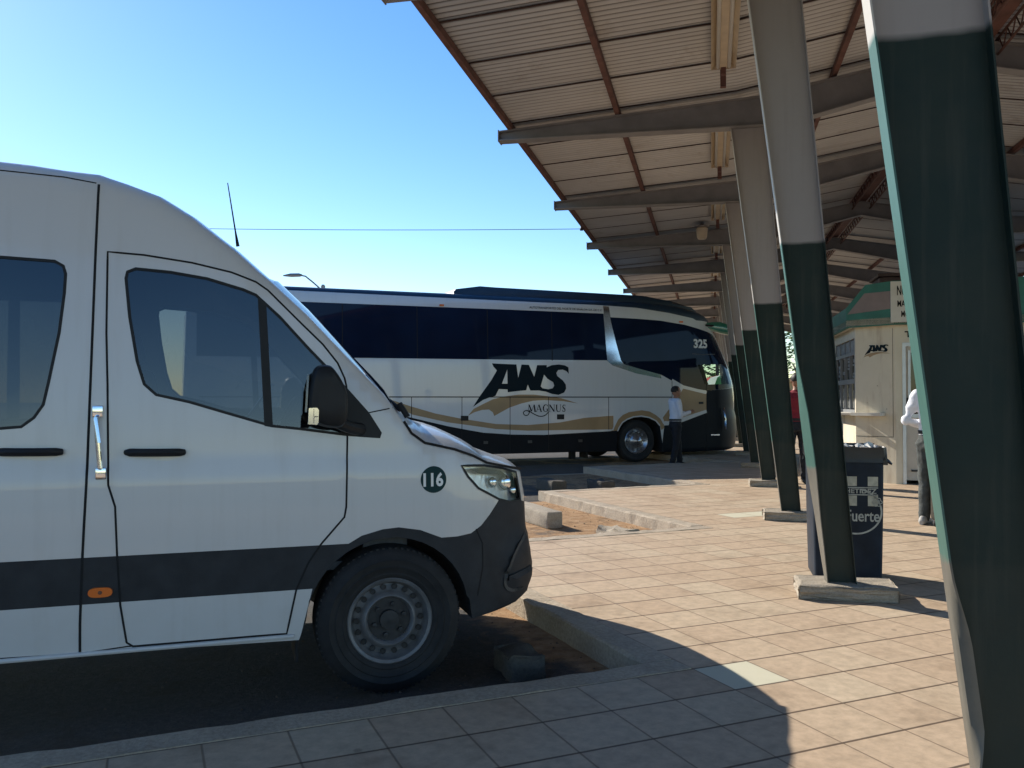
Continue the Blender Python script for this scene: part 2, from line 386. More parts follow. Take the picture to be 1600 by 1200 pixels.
def resample(P, step, closed=True):
    out = []; n = len(P)
    for k in range(n if closed else n - 1):
        a, c = P[k], P[(k + 1) % n]; L = math.hypot(c[0] - a[0], c[1] - a[1]); m_ = max(1, int(math.ceil(L / step)))
        out += [(a[0] + (c[0] - a[0]) * i / m_, a[1] + (c[1] - a[1]) * i / m_) for i in range(m_)]
    if not closed: out.append(tuple(P[-1]))
    return out
def chaikin(P, n=2, closed=False):
    for _ in range(n):
        Q = [] if closed else [P[0]]
        for k in range(len(P) if closed else len(P) - 1):
            a, c = P[k], P[(k + 1) % len(P)]
            Q += [(a[0] * .75 + c[0] * .25, a[1] * .75 + c[1] * .25), (a[0] * .25 + c[0] * .75, a[1] * .25 + c[1] * .75)]
        if not closed: Q.append(P[-1])
        P = Q
    return P
def text2d(body, bold=.0, shear=0):
    """text as (verts2d, faces) normalised to a unit box"""
    cu = bpy.data.curves.new('t', 'FONT'); cu.body = body; cu.offset = bold; cu.shear = shear; cu.resolution_u = 3
    o = bpy.data.objects.new('t', cu); COL.objects.link(o)
    me = bpy.data.meshes.new_from_object(o.evaluated_get(bpy.context.evaluated_depsgraph_get()))
    V = [(q.co.x, q.co.y) for q in me.vertices]; F = [tuple(p.vertices) for p in me.polygons]
    bpy.data.objects.remove(o); bpy.data.curves.remove(cu); bpy.data.meshes.remove(me)
    x0 = min(a for a, _ in V); x1 = max(a for a, _ in V); y0 = min(c for _, c in V); y1 = max(c for _, c in V)
    return [((a - x0) / (x1 - x0), (c - y0) / (y1 - y0)) for a, c in V], F
def put_text(bm, body, fn, mi=0, bold=.0, shear=0):
    """fn(u, v) unit box -> 3-D"""
    V, F = text2d(body, bold, shear); faces(bm, [fn(u, w) for u, w in V], F, mi)

# frames of the place -------------------------------------------------
TA = R(66.61); TI = Vector((math.sin(TA), math.cos(TA), 0)); TJ = Vector((-math.cos(TA), math.sin(TA), 0))
TO = Vector((.128, 3.547, 0)); TROT = math.atan2(TI.y, TI.x)
CA = R(13.3); CP = Vector((math.cos(CA), -math.sin(CA), 0)); CQ = Vector((math.sin(CA), math.cos(CA), 0)); CROT = math.atan2(CP.y, CP.x)
def W(p, q, z=0): return CP * p + CQ * q + Vector((0, 0, z))
ROAD = -.13
def ordw(n): return ['first', 'second', 'third', 'fourth', 'fifth', 'sixth', 'seventh', 'eighth', 'ninth', 'tenth', 'eleventh', 'twelfth', 'thirteenth', 'fourteenth'][n]
SUN_EL_DEG, SUN_S, SKY_S, EXPO = 30.7, 4.8, .13, .64
# ------------------------------------------------------------------ vehicles
def interp(tab, z):
    tab = sorted(tab, key=lambda p: p[1])
    if z <= tab[0][1]: return tab[0][0]
    for (s0, z0), (s1, z1) in zip(tab, tab[1:]):
        if z <= z1: return s0 + (s1 - s0) * (z - z0) / max(1e-6, z1 - z0)
    return tab[-1][0]

class Shell:
    """A vehicle body in local axes x = forward, y = away from the near side, z = up."""
    def __init__(s, outline, radii, width, ins, grid):
        s.W = width; s.ins = ins
        P = []; Rr = []
        n = len(outline)
        for k in range(n):
            a, c = outline[k], outline[(k + 1) % n]; L = math.hypot(c[0] - a[0], c[1] - a[1]); m_ = max(1, int(math.ceil(L / grid)))
            for i in range(m_):
                t = i / m_; P.append((a[0] + (c[0] - a[0]) * t, a[1] + (c[1] - a[1]) * t)); Rr.append(radii[k] + (radii[(k + 1) % n] - radii[k]) * t)
        s.P, s.Rr = P, Rr
        s.rnd = [(p, r) for p, r in zip(P, Rr) if r > 0]
        s.grid = grid
        n = len(P); s.N = []
        area = sum(P[k][0] * P[(k + 1) % n][1] - P[(k + 1) % n][0] * P[k][1] for k in range(n)); sg = 1 if area > 0 else -1
        for k in range(n):
            a, c = P[k - 1], P[(k + 1) % n]; d = Vector((c[0] - a[0], c[1] - a[1])).normalized(); s.N.append(Vector((d.y, -d.x)) * sg)
    def edge(s, x, z):
        best = 0
        for k, (p, r) in enumerate(s.rnd):
            dx = p[0] - x; dz = p[1] - z
            if abs(dx) < .3 and abs(dz) < .3:
                # distance to the segment to the next rounded point
                d = math.hypot(dx, dz)
                if k + 1 < len(s.rnd):
                    q = s.rnd[k + 1][0]; ex, ez = q[0] - p[0], q[1] - p[1]; L2 = ex * ex + ez * ez
                    if 1e-9 < L2 < .1:
                        t = max(0, min(1, (-dx * ex - dz * ez) / L2)); d = min(d, math.hypot(dx + ex * t, dz + ez * t))
                if d < r: best = max(best, r - math.sqrt(max(0, r * r - (r - d) ** 2)))
        return best
    def y(s, x, z): return s.ins(x, z) + s.edge(x, z)
    def pt(s, x, z, off=0): return Vector((x, s.y(x, z) - off, z))
    def side_mesh(s, holes, lines):
        """2-D triangulation of the side with its region lines"""
        extra = []
        xs = [p[0] for p in s.P]; zs = [p[1] for p in s.P]; g = s.grid * 1.3
        i = min(xs)
        while i < max(xs):
            j = min(zs)
            while j < max(zs):
                if inpoly(i, j, s.P): extra.append((i, j))
                j += g
            i += g
        for p, r, N in zip(s.P, s.Rr, s.N):
            if r > 0:
                for f in (.12, .35, .7):
                    q = (p[0] - N[0] * r * f, p[1] - N[1] * r * f)
                    if inpoly(q[0], q[1], s.P): extra.append(q)
        hs = [resample(h, s.grid) for h in holes]; ls = [resample(l, s.grid) for l in lines]
        extra = [e for e in extra if not any(abs(e[0] - p[0]) + abs(e[1] - p[1]) < s.grid * .3 for L in hs + ls for p in L)]
        return cdt_fill(s.P, hs, extra, ls)
    def strip_y(s, k, u):
        """3-D point of the cross strip at outline vertex k, u in -1..1 (near..far)"""
        p, r, N = s.P[k], s.Rr[k], s.N[k]
        y0 = s.ins(*p) + r; hw = s.W / 2 - y0
        return p, N, y0, hw

def build_shell(S, root, holes, lines, classify, bulge, strip_class, mats, far_classify=None, K=14):
    """classify(x,z)->(part, material index); returns dict part -> bmesh"""
    V, F = S.side_mesh(holes, lines)
    parts = {}
    def bm_of(k):
        if k not in parts: parts[k] = (bmesh.new(), {})
        return parts[k]
    Y = [S.y(x, z) for x, z in V]
    def vert(part, key, co):
        bm, d = bm_of(part)
        key = (round(co[0], 4), round(co[1], 4), round(co[2], 4))
        if key not in d: d[key] = bm.verts.new(co)
        return d[key]
    for f in F:
        cx = sum(V[i][0] for i in f) / 3; cz = sum(V[i][1] for i in f) / 3
        for far in (0, 1):
            part, mi = (far_classify if far and far_classify else classify)(cx, cz)
            if far and part not in ('body', 'bumper'): part += '|far'
            vs = [vert(part, None, (V[i][0], S.W - Y[i] if far else Y[i], V[i][1])) for i in (f[::-1] if far else f)]
            try: q = bm_of(part)[0].faces.new(vs); q.material_index = mi; q.smooth = True
            except ValueError: pass
    n = len(S.P)
    us = [-math.cos(math.pi * k / K) for k in range(K + 1)]
    def sp(k, u):
        p, N, y0, hw = S.strip_y(k, u); b = bulge(p[0], p[1]); b = b[0] * (1 - abs(u) ** b[1]) if isinstance(b, tuple) else b * (1 - u * u)
        return (p[0] + N[0] * b, S.W / 2 + hw * u, p[1] + N[1] * b)
    for k in range(n):
        k2 = (k + 1) % n; mx = (S.P[k][0] + S.P[k2][0]) / 2; mz = (S.P[k][1] + S.P[k2][1]) / 2
        for a, c in zip(us, us[1:]):
            part, mi = strip_class(mx, mz, (a + c) / 2)
            vs = [vert(part, None, sp(k, a)), vert(part, None, sp(k, c)), vert(part, None, sp(k2, c)), vert(part, None, sp(k2, a))]
            if len(set(vs)) < 3: continue
            try: q = bm_of(part)[0].faces.new(vs); q.material_index = mi; q.smooth = True
            except ValueError: pass
    return {k: v[0] for k, v in parts.items()}
def ribbon(bm, S, line, w, off=.002, closed=False, mi=0, far=False, thick=.003):
    L = resample(line, .05, closed); n = len(L)
    pts = []
    for k in range(n):
        a = L[k - 1] if (closed or k) else L[k]; c = L[(k + 1) % n] if (closed or k < n - 1) else L[k]
        d = Vector((c[0] - a[0], c[1] - a[1]))
        if d.length < 1e-9: d = Vector((1, 0))
        d.normalize(); pts.append((L[k], Vector((-d.y, d.x)) * w / 2))
    def P3(x, z, o):
        q = S.pt(x, z, o)
        return Vector((q.x, S.W - q.y, q.z)) if far else q
    prev = None
    for k in range(n + (1 if closed else 0)):
        (x, z), N = pts[k % n]
        cur = [bm.verts.new(P3(x + N.x, z + N.y, -.004)), bm.verts.new(P3(x + N.x, z + N.y, off)), bm.verts.new(P3(x - N.x, z - N.y, off)), bm.verts.new(P3(x - N.x, z - N.y, -.004))]
        if prev:
            for i in range(3):
                q = bm.faces.new((prev[i], cur[i], cur[i + 1], prev[i + 1])); q.material_index = mi
        prev = cur
def patch(bm, S, poly, off=.003, mi=0, holes=(), far=False):
    V, F = cdt_fill(resample(poly, .06), [resample(h, .06) for h in holes])
    def P3(x, z, o):
        q = S.pt(x, z, o)
        return Vector((q.x, S.W - q.y, q.z)) if far else q
    faces(bm, [P3(x, z, off) for x, z in V], F, mi)
    for L in [poly] + list(holes):
        L = resample(L, .06); n = len(L)
        a = [bm.verts.new(P3(x, z, off)) for x, z in L]; c = [bm.verts.new(P3(x, z, -.004)) for x, z in L]
        for k in range(n):
            q = bm.faces.new((a[k], a[(k + 1) % n], c[(k + 1) % n], c[k])); q.material_index = mi

def wheel(root, x, z, y_out, r, width, rim_r, far=False, style='van'):
    """wheel > tyre, rim ; local y positive = away from the near side"""
    sg = -1 if far else 1
    w = bpy.data.objects.new('wheel', bpy.data.meshes.new('wheel')); w.location = (x, y_out, z); link(w, root)
    bm = bmesh.new()
    h = width
    lathe(bm, [(rim_r * .97, sg * .03), (rim_r + .012, sg * .006), (rim_r + .022, sg * .0), (rim_r + .03, sg * -.003), (rim_r + .036, sg * .0), (rim_r + .06, sg * -.008), (rim_r + .066, sg * -.013), (rim_r + .072, sg * -.008), (r - .07, sg * -.012), (r - .062, sg * -.016), (r - .054, sg * -.008), (r - .035, sg * .004), (r - .012, sg * .02), (r, sg * .05), (r, sg * (h - .05)), (r - .03, sg * (h - .01)), (rim_r, sg * h)], 56)
    # tread grooves as slim ribs round the shoulder
    for k in range(72):
        a = 6.28318 * k / 72
        mt = Matrix.Rotation(a, 4, 'Y') @ Matrix.Translation((r - .004, sg * .045, 0))
        box(bm, -.012, .001, -.022, .022, -.006, .006, mat=mt)
    # hub body is the wheel mesh itself
    obj('tyre', bm, M['rubber'], w, True)
    bm = bmesh.new()
    if style == 'van':
        d = sg
        lathe(bm, [(rim_r + .012, d * .012), (rim_r + .004, d * .004), (rim_r - .010, d * .012), (rim_r - .016, d * .05), (rim_r - .03, d * .07), (rim_r - .055, d * .062), (.142, d * .05), (.128, d * .02), (.122, d * .018), (.112, d * .03), (.108, d * .05), (0.001, d * .052)], 48)
        obj('rim', bm, M['steel'], w, True, 50)
        bm = bmesh.new()
        for k in range(18):
            a = 6.28318 * k / 18; cx, cz = (rim_r - .042) * math.cos(a), (rim_r - .042) * math.sin(a)
            lathe(bm, [(.0145, d * .052), (.0145, d * .058), (.001, d * .0585)], 12, c=(cx, 0, cz))
        for k in range(6):
            a = 6.28318 * k / 6 + .3; lathe(bm, [(.013, d * .06), (.013, d * .03), (.001, d * .028)], 6, c=(.078 * math.cos(a), 0, .078 * math.sin(a)))
        lathe(bm, [(.05, d * .06), (.048, d * .025), (.001, d * .02)], 24)
        lathe(bm, [(.108, d * .049), (.05, d * .0485)], 36)
        obj('hub_cap', bm, M['steel_dark'], w, True)
    else:
        d = sg
        lathe(bm, [(rim_r + .015, d * .01), (rim_r, d * -.008), (rim_r - .03, d * .01), (rim_r - .06, d * .05), (.19, d * .07), (.17, d * .03), (.15, d * -.015), (.11, d * -.03), (.07, d * -.06), (.001, d * -.09)], 48)
        for k in range(10):
            a = 6.28318 * k / 10; lathe(bm, [(.022, d * .05), (.02, d * .0), (.001, d * -.012)], 8, c=((rim_r - .085) * math.cos(a), 0, (rim_r - .085) * math.sin(a)))
        obj('rim', bm, M['bus_rim'], w, True, 50)
        bm = bmesh.new()
        for k in range(10):
            a = 6.28318 * (k + .5) / 10; lathe(bm, [(.026, d * .056), (.026, d * .062), (.001, d * .0585)], 12, c=((rim_r - .045) * math.cos(a), 0, (rim_r - .045) * math.sin(a)))
        obj('hub_cap', bm, M['steel_dark'], w, True)
    bm = bmesh.new(); lathe(bm, [(.001, sg * .08), (rim_r, sg * .08), (rim_r, sg * (h - .02)), (.001, sg * (h - .02))], 24)
    bm.to_mesh(w.data); bm.free(); w.data.materials.append(M['under'])
    return w

def arch(cx, cz, r, a0, a1, n=18): return [(cx + r * math.cos(R(a0 + (a1 - a0) * k / n)), cz + r * math.sin(R(a0 + (a1 - a0) * k / n))) for k in range(n + 1)]

# ---------------- van
VF = [(0.816, 1.118), (0.85, 0.911), (0.857, 0.772), (0.883, 0.588), (0.876, 0.486)]
VT = dict(
  roof=[(-1.787,2.586),(-1.656,2.58),(-1.521,2.567),(-1.37,2.559),(-1.244,2.522),(-1.1,2.473),(-0.953,2.384),(-0.834,2.291),(-0.743,2.222),(-0.651,2.139),(-0.574,2.068)],
  wind=[(-0.575,2.066),(-0.405,1.906),(-0.215,1.705),(-0.021,1.504),(0.031,1.438)],
  hoodgap=[(0.03,1.429),(0.072,1.37),(0.111,1.308),(0.18,1.258),(0.342,1.221),(0.453,1.183),(0.541,1.141),(0.817,1.081)],
  head=[(0.382,1.133),(0.452,1.129),(0.523,1.125),(0.651,1.101),(0.761,1.069),(0.787,0.914),(0.699,0.919),(0.617,0.943),(0.481,1.014),(0.419,1.078)],
  headf=[(0.768,1.079),(0.846,0.865)],
  bumtop=[(-0.212,0.766),(-0.146,0.803),(-0.041,0.83),(0.04,0.836),(0.152,0.817),(0.263,0.772),(0.351,0.772),(0.43,0.781),(0.493,0.815),(0.548,0.866),(0.617,0.94)],
  bumfront=[(0.846,0.865),(0.851,0.716),(0.89,0.51),(0.879,0.402),(0.744,0.351),(0.438,0.336)],
  bumarch=[(0.438,0.336),(0.445,0.446),(0.421,0.533),(0.394,0.59)],
  stripetop=[(-1.721,0.769),(-1.209,0.77),(-0.649,0.768),(-0.212,0.766)],
  stripebot=[(-1.72,0.557),(-1.207,0.557),(-0.529,0.561),(-0.384,0.557)],
  sillback=[(-0.384,0.557),(-0.446,0.312)],
  sill=[(-1.719,0.324),(-1.404,0.315),(-1.206,0.328),(-0.468,0.32)],
  silltop=[(-1.719,0.346),(-1.404,0.338),(-1.206,0.352),(-0.468,0.339)],
  doorrear=[(-1.316,2.17),(-1.314,1.788),(-1.305,1.551),(-1.294,1.091),(-1.264,0.991),(-1.254,0.773),(-1.239,0.542),(-1.212,0.37),(-1.185,0.35),(-0.646,0.349),(-0.504,0.348)],
  doorfront=[(-0.504,0.348),(-0.46,0.559),(-0.403,0.686),(-0.343,0.773),(-0.231,0.899),(-0.222,0.949),(-0.215,1.293)],
  doortop=[(-1.364,2.173),(-1.297,2.174),(-1.159,2.163),(-0.947,2.137),(-0.767,2.099),(-0.653,2.057),(-0.597,2.018),(-0.45,1.87),(-0.333,1.755),(-0.261,1.663),(-0.227,1.587),(-0.218,1.545)],
  slide=[(-1.361,2.492),(-1.367,2.161),(-1.372,1.786),(-1.376,1.551),(-1.384,1.094),(-1.396,0.781),(-1.404,0.471),(-1.404,0.315)],
  rooftrim=[(-1.767,2.524),(-1.507,2.516),(-1.372,2.497)],
  fwin=[(-1.242,2.047),(-1.235,2.083),(-1.195,2.102),(-1.043,2.093),(-0.877,2.069),(-0.71,2.022),(-0.65,1.997),(-0.536,1.891),(-0.404,1.744),(-0.315,1.65),(-0.217,1.54),(-0.107,1.415),(-0.043,1.313),(-0.053,1.285),(-0.228,1.3),(-0.449,1.331),(-0.58,1.346),(-0.79,1.411),(-0.955,1.463),(-1.1,1.497),(-1.155,1.549),(-1.188,1.659),(-1.223,1.865)],
  swin=[(-1.753,2.126),(-1.535,2.12),(-1.495,2.097),(-1.483,2.057),(-1.486,1.968),(-1.503,1.783),(-1.542,1.55),(-1.56,1.455),(-1.597,1.395),(-1.649,1.353),(-1.731,1.346)],
  bar=[(-0.623,1.938),(-0.589,1.348)],
  mirror=[(-0.409,1.584),(-0.388,1.639),(-0.334,1.649),(-0.304,1.634),(-0.253,1.555),(-0.232,1.478),(-0.242,1.34),(-0.35,1.347),(-0.418,1.387),(-0.424,1.478)],
  mlens=[(-0.425,1.439),(-0.425,1.37),(-0.378,1.37),(-0.375,1.433)],
  hand1=[(-1.224,1.24),(-0.972,1.235)],
  hand2=[(-1.729,1.253),(-1.484,1.248)],
  hw=[(-1.105,1.256),(-1.105,1.217)],
  grab=[(-1.342,1.426),(-1.324,1.144)],
  orange=[(-1.374,0.613),(-1.269,0.605),(-1.322,0.632),(-1.321,0.586)],
  badge=[(0.221,1.071),(0.291,1.068),(0.222,1.136)],
  fog=[(0.838,0.718),(0.737,0.662),(0.677,0.587),(0.642,0.506),(0.657,0.461),(0.732,0.429),(0.853,0.429)],
  cowl=[(-0.107,1.414),(-0.032,1.429),(0.02,1.439)],
  ant=[(-0.741,2.305),(-0.779,2.63)],
  hoodsil0=[(0.056,1.422),(0.165,1.396),(0.268,1.355),(0.504,1.249),(0.7,1.157),(0.819,1.095)],
)
VW_, VB = Vector((-0.6092, 4.2444, ROAD)), Vector((0.94832, 0.31730, 0))
van = empty('passenger_van', VW_, math.atan2(VB.y, VB.x), 'white high-roof passenger van with number 116 on its front wing', 'van')
def vzi(z):
    t = max(0, min(1, (z - 1.13) / .06))
    return .009 * t * t * (3 - 2 * t) * (z < 1.6) + .009 * (z >= 1.6) + .06 * max(0, z - .9) ** 1.5 + .05 * max(0, .75 - z) ** 2
def vins(x, z):
    d = interp(VF, z) - x
    e = math.hypot((x - .80) / .165, (z - .575) / .16); bmp = 0
    if e < 1 and x > .6: bmp = .03 * min(1, (1 - e) / .2) - .02 * max(0, 1 - abs(z - .535) / .018)
    return vzi(z) - bmp + .35 * min(1.15, max(0, 1 - d / .68)) ** 2.2
out = []; rad = []
def add(P, r):
    for p in P: out.append(tuple(p)); rad.append(r)
add([(-4.95, .45), (-4.2, .33)], 0); add(arch(-3.665, .37, .425, 186, -6), 0)
add([(-3.2, .322), (-.95, .322), (-.446, .312)], 0); add(arch(.0, .372, .415, 176, 12), 0)
add([(.421, .44), (.438, .336)], 0)
add([(.744, .351), (.85, .385)], .03); add([(.89, .44), (.895, .51), (.868, .62), (.851, .716), (.846, .865)], .05)
add([(.832, .98), (.817, 1.07)], .04)
add([(.78, 1.09)], .03); add([p for p in reversed(VT['hoodgap'][1:-1])], .025)
add([(.03, 1.429)], .04); add([p for p in reversed(VT['wind'][1:-1])], .05); add([(-.574, 2.068)], .07)
add([p for p in reversed(VT['roof'][:-1])], .09)
add([(-2.4, 2.615), (-3.2, 2.625), (-4.5, 2.6), (-4.8, 2.53)], .09); add([(-4.95, 2.35), (-5.0, 1.6), (-5.02, .9)], .06)
VS = Shell(out, rad, 2.0, vins, .042)
bumper_poly = [(-.45, .2)] + [(-.415, .372), (-.40, .50), (-.335, .63), (-.212, .766)] + VT['bumtop'][1:] + [(.787, .914), (.846, .89), (1.0, .88), (1.0, .2)]
stripe_poly = [(-5.1, .769), (-.2, .767), (-.335, .63), (-.384, .557), (-5.1, .557)]
mud_poly = [(-.384, .557), (-.335, .63), (-.3, .3), (-.44, .2), (-.44, .325)]
door_poly = VT['doorrear'][1:] + VT['doorfront'] + VT['doortop'][::-1][:-1]
door_poly = [p for p in VT['doorrear']] + VT['doorfront'][1:] + VT['doortop'][::-1][:-2]
slide_poly = [(-2.72, .36), (-1.404, .35)] + VT['slide'][::-1][2:-1] + [(-1.361, 2.44), (-2.72, 2.46)]
swin = VT['swin'][1:-1] + [(-1.75, 1.345), (-2.5, 1.345), (-2.58, 1.42), (-2.6, 1.6), (-2.6, 2.0), (-2.57, 2.09), (-2.5, 2.125), (-1.75, 2.127)]
swin2 = [(-2.8, 1.40), (-2.76, 1.345), (-4.55, 1.345), (-4.63, 1.42), (-4.65, 2.05), (-4.58, 2.12), (-2.86, 2.125), (-2.8, 2.06)]
fwin = VT['fwin']
black_tri = [(-.235, 1.9), (-.235, 1.2), (.1, 1.2), (.1, 1.45)]
head_poly = VT['head']
def v_class(x, z):
    ins_d = inpoly(x, z, door_poly); ins_s = inpoly(x, z, slide_poly)
    mi = 0
    if inpoly(x, z, bumper_poly):
        if x > -.2 and not ins_d: return 'bumper', 0
        mi = 1
    elif inpoly(x, z, stripe_poly) or inpoly(x, z, mud_poly): mi = 1
    if ins_d: return 'front_door', mi
    if ins_s: return 'sliding_door', mi
    return 'body', mi
def v_bulge(x, z):
    if z < .34 or (z < .8 and x < .42): return 0
    if x > .81 and z < 1.085: return .13 - .08 * max(0, min(1, (z - .95) / .13))
    if x > .03 and z > 1.0: return (interp([(.05, .03), (.10, .10), (.115, .165), (.115, .27), (.085, .5), (.055, .7), (.045, .8), (.05, .82)], x), 4)
    if x > -.58 and z > 1.3: return .11
    if x < -4.85: return .04
    return .075
def v_strip(x, z, u):
    if z < .336 and x < .5 or (z < .8 and -.42 < x < .425) or (z < .8 and -4.1 < x < -3.23): return 'underbody', 0
    if x > .4 and z < .9:
        if .5 < z < .85 and abs(u) < .55 and x > .8: return 'grille', 0
        return 'bumper', 0
    if -.56 < x < .02 and z > 1.44 and z < 2.06 and abs(u) < .97: return 'windscreen', 0
    if x > .8 and z < 1.02 and abs(u) < .5: return 'grille', 0
    if .02 < x and z > 1.08: return 'bonnet', 0
    if x < -4.9 and 1.4 < z < 2.1 and abs(u) < .8: return 'rear_window', 0
    return 'body', 0
vp = build_shell(VS, van, [fwin, swin, swin2, head_poly], [door_poly, slide_poly, [p for p in bumper_poly if -.5 < p[0] < .9 and p[1] > .3], [(-4.97, .769), (-.2, .767), (-.335, .63), (-.384, .557), (-4.97, .557)], [(-.384, .557), (-.335, .63), (-.36, .5), (-.43, .33), (-.44, .325)]], v_class, v_bulge, v_strip, None)
vm = dict(body=[M['van_white'], M['bumper']], front_door=[M['van_white'], M['bumper']], sliding_door=[M['van_white'], M['bumper']], bumper=M['bumper'],
          underbody=M['under'], grille=M['black'], windscreen=M['van_glass'], bonnet=M['van_white'], rear_window=M['van_glass_dark'])
VO = {}
for k, bm in vp.items(): VO[k] = obj(k.split('|')[0], bm, vm[k.split('|')[0]], van, True, 40)
# panel gaps and rubber
bm = bmesh.new()
ribbon(bm, VS, [p for p in door_poly], .009, .0015, True)
ribbon(bm, VS, VT['slide'], .011, .0015); ribbon(bm, VS, VT['rooftrim'] + [], .006, .001)
ribbon(bm, VS, [(-2.8, 2.535), (-1.767, 2.524)], .006, .001); ribbon(bm, VS, [(-2.72, .345), (-2.72, 2.46)], .014, .0015)
ribbon(bm, VS, [(-3.2, .346)] + VT['silltop'][:1] + VT['silltop'][1:], .006, .001)
ribbon(bm, VS, VT['cowl'], .006, .001)
obj('panel_gap', bm, M['gap'], VO['body'])
bm = bmesh.new(); ribbon(bm, VS, VT['hoodgap'][1:], .013, .003); obj('bonnet_seal', bm, M['gap'], VO['bonnet'])
# lower sill lip, lighter edge
bm = bmesh.new(); tube(bm, [VS.pt(x, .334, .004) for x in (-3.2, -2.2, -1.2, -.47)], .011, 8); obj('sill_lip', bm, M['van_white'], van, True)
# windows
def window(name, poly, mat, pkey, dark=None):
    for far in (0, 1):
        g = bmesh.new(); V, F = cdt_fill(resample(poly, .05)); kp = []
        def P3(x, z, o):
            q = VS.pt(x, z, o); return Vector((q.x, VS.W - q.y, q.z)) if far else q
        for f in F:
            cx = sum(V[i][0] for i in f) / 3; cz = sum(V[i][1] for i in f) / 3
            faces(g, [P3(*V[i], -.004) for i in (f[::-1] if far else f)], [(0, 1, 2)], 0)
        bmesh.ops.remove_doubles(g, verts=g.verts[:], dist=1e-4)
        w = obj(name, g, mat, VO.get(pkey + '|far' if far else pkey, VO['body']), True)
        fr = bmesh.new(); ribbon(fr, VS, inset_poly(poly, .006), .013, .001, True, far=bool(far)); obj('frame', fr, M['black'], w)
        if dark:
            for dk in dark:
                fr = bmesh.new(); patch(fr, VS, dk, .002, far=bool(far)); obj('pillar_trim', fr, M['black'], w)
def inset_poly(P, d):
    n = len(P); area = sum(P[k][0] * P[(k + 1) % n][1] - P[(k + 1) % n][0] * P[k][1] for k in range(n)); sg = 1 if area > 0 else -1; o = []
    for k in range(n):
        a, c = P[k - 1], P[(k + 1) % n]; v = Vector((c[0] - a[0], c[1] - a[1])).normalized(); o.append((P[k][0] - v.y * d * sg, P[k][1] + v.x * d * sg))
    return o
corner = [(-.245, 1.56), (-.217, 1.54), (-.107, 1.415), (-.043, 1.313), (-.053, 1.285), (-.228, 1.30), (-.245, 1.302)]
barp = [(-.645, 1.99), (-.605, 1.955), (-.572, 1.345), (-.612, 1.352)]
window('side_window', fwin, M['van_glass'], 'front_door', [corner, barp])
window('side_window', swin, M['van_glass_dark'], 'sliding_door')
window('side_window', swin2, M['van_glass_dark'], 'body')
# headlights (near and far)
for far in (0, 1):
    def P3(x, z, o):
        q = VS.pt(x, z, o); return Vector((q.x, VS.W - q.y, q.z)) if far else q
    h = bmesh.new(); V, F = cdt_fill(resample(head_poly, .03)); faces(h, [P3(x, z, -.05) for x, z in V], F)
    L = resample(head_poly, .03)
    for k in range(len(L)):
        a, c = L[k], L[(k + 1) % len(L)]; faces(h, [P3(*a, .0), P3(*c, .0), P3(*c, -.05), P3(*a, -.05)], [(0, 1, 2, 3)])
    hl = obj('headlight', h, M['reflector'], van)
    g = bmesh.new(); faces(g, [P3(x, z, .003) for x, z in V], F); bmesh.ops.remove_doubles(g, verts=g.verts[:], dist=1e-4); obj('lens', g, M['clear'], hl, True)
    g = bmesh.new(); ribbon(g, VS, inset_poly(head_poly, -.003), .012, .004, True, far=bool(far)); obj('seal', g, M['black'], hl)
    g = bmesh.new()
    c0 = P3(.665, 1.02, -.025); lathe(g, [(.048, -.02), (.05, 0), (.042, .012), (.03, .004), (.001, -.006)], 20, 'X', c0) if False else None
    for (cx, cz, r) in ((.665, 1.02, .045), (.58, 1.03, .03), (.73, .97, .028)):
        c0 = P3(cx, cz, -.03); t = bmesh.new(); bmesh.ops.create_uvsphere(t, u_segments=16, v_segments=10, radius=r)
        for f in t.faces: f.smooth = True
        merge(g, t, 0, Matrix.Translation(c0) @ Matrix.Diagonal((1, .5, 1, 1)))
    obj('lamp', g, M['chrome'], hl)
    g = bmesh.new()
    patch(g, VS, [(.43, 1.115), (.52, 1.112), (.64, 1.09), (.70, 1.05), (.60, 1.075), (.49, 1.085)], -.025, far=bool(far))
    patch(g, VS, [(.735, 1.06), (.755, 1.05), (.78, .93), (.76, .925)], -.02, far=bool(far))
    obj('bezel', g, M['steel_dark'], hl)
bm = bmesh.new(); ribbon(bm, VS, chaikin([(.842, .735), (.775, .70), (.715, .64), (.672, .575), (.650, .51), (.655, .46), (.70, .432), (.79, .425)], 2), .018, .007); obj('bumper_moulding', bm, M['bumper_highlight'], VO['bumper'])
bm = bmesh.new(); ribbon(bm, VS, [(.672, .508), (.72, .513), (.80, .52), (.86, .525)], .028, .012); obj('bumper_strip', bm, M['bumper'], VO['bumper'])
bm = bmesh.new(); ribbon(bm, VS, [(.46, .80), (.50, .72), (.50, .60), (.47, .45)], .007, .001); obj('bumper_joint', bm, M['gap'], VO['bumper'])
# door handles, grab bar, marker lamp, badge
def handle(x0, x1, z, parent):
    bm = bmesh.new(); n = 12
    P = []
    for k in range(n + 1):
        t = k / n; x = x0 + (x1 - x0) * t; o = .012 + .030 * math.sin(math.pi * min(1, max(0, t))) ** .5; P.append(VS.pt(x, z - .004 * t, o))
    tube(bm, P, [.012] + [.019] * (n - 1) + [.014], 10); obj('door_handle', bm, M['black'], parent, True)
    bm = bmesh.new(); xm = x0 + (x1 - x0) * .66
    V = [(xm + .085 * math.cos(a), z + .043 * math.sin(a)) for a in [6.28318 * k / 24 for k in range(24)]]
    faces(bm, [VS.pt(x, zz, .0012) for x, zz in V], [tuple(range(24))]); obj('handle_recess', bm, M['van_white'], parent)
handle(-1.224, -.972, 1.238, VO['front_door']); handle(-1.74, -1.484, 1.25, VO['sliding_door'])
bm = bmesh.new(); g0, g1 = VT['grab']
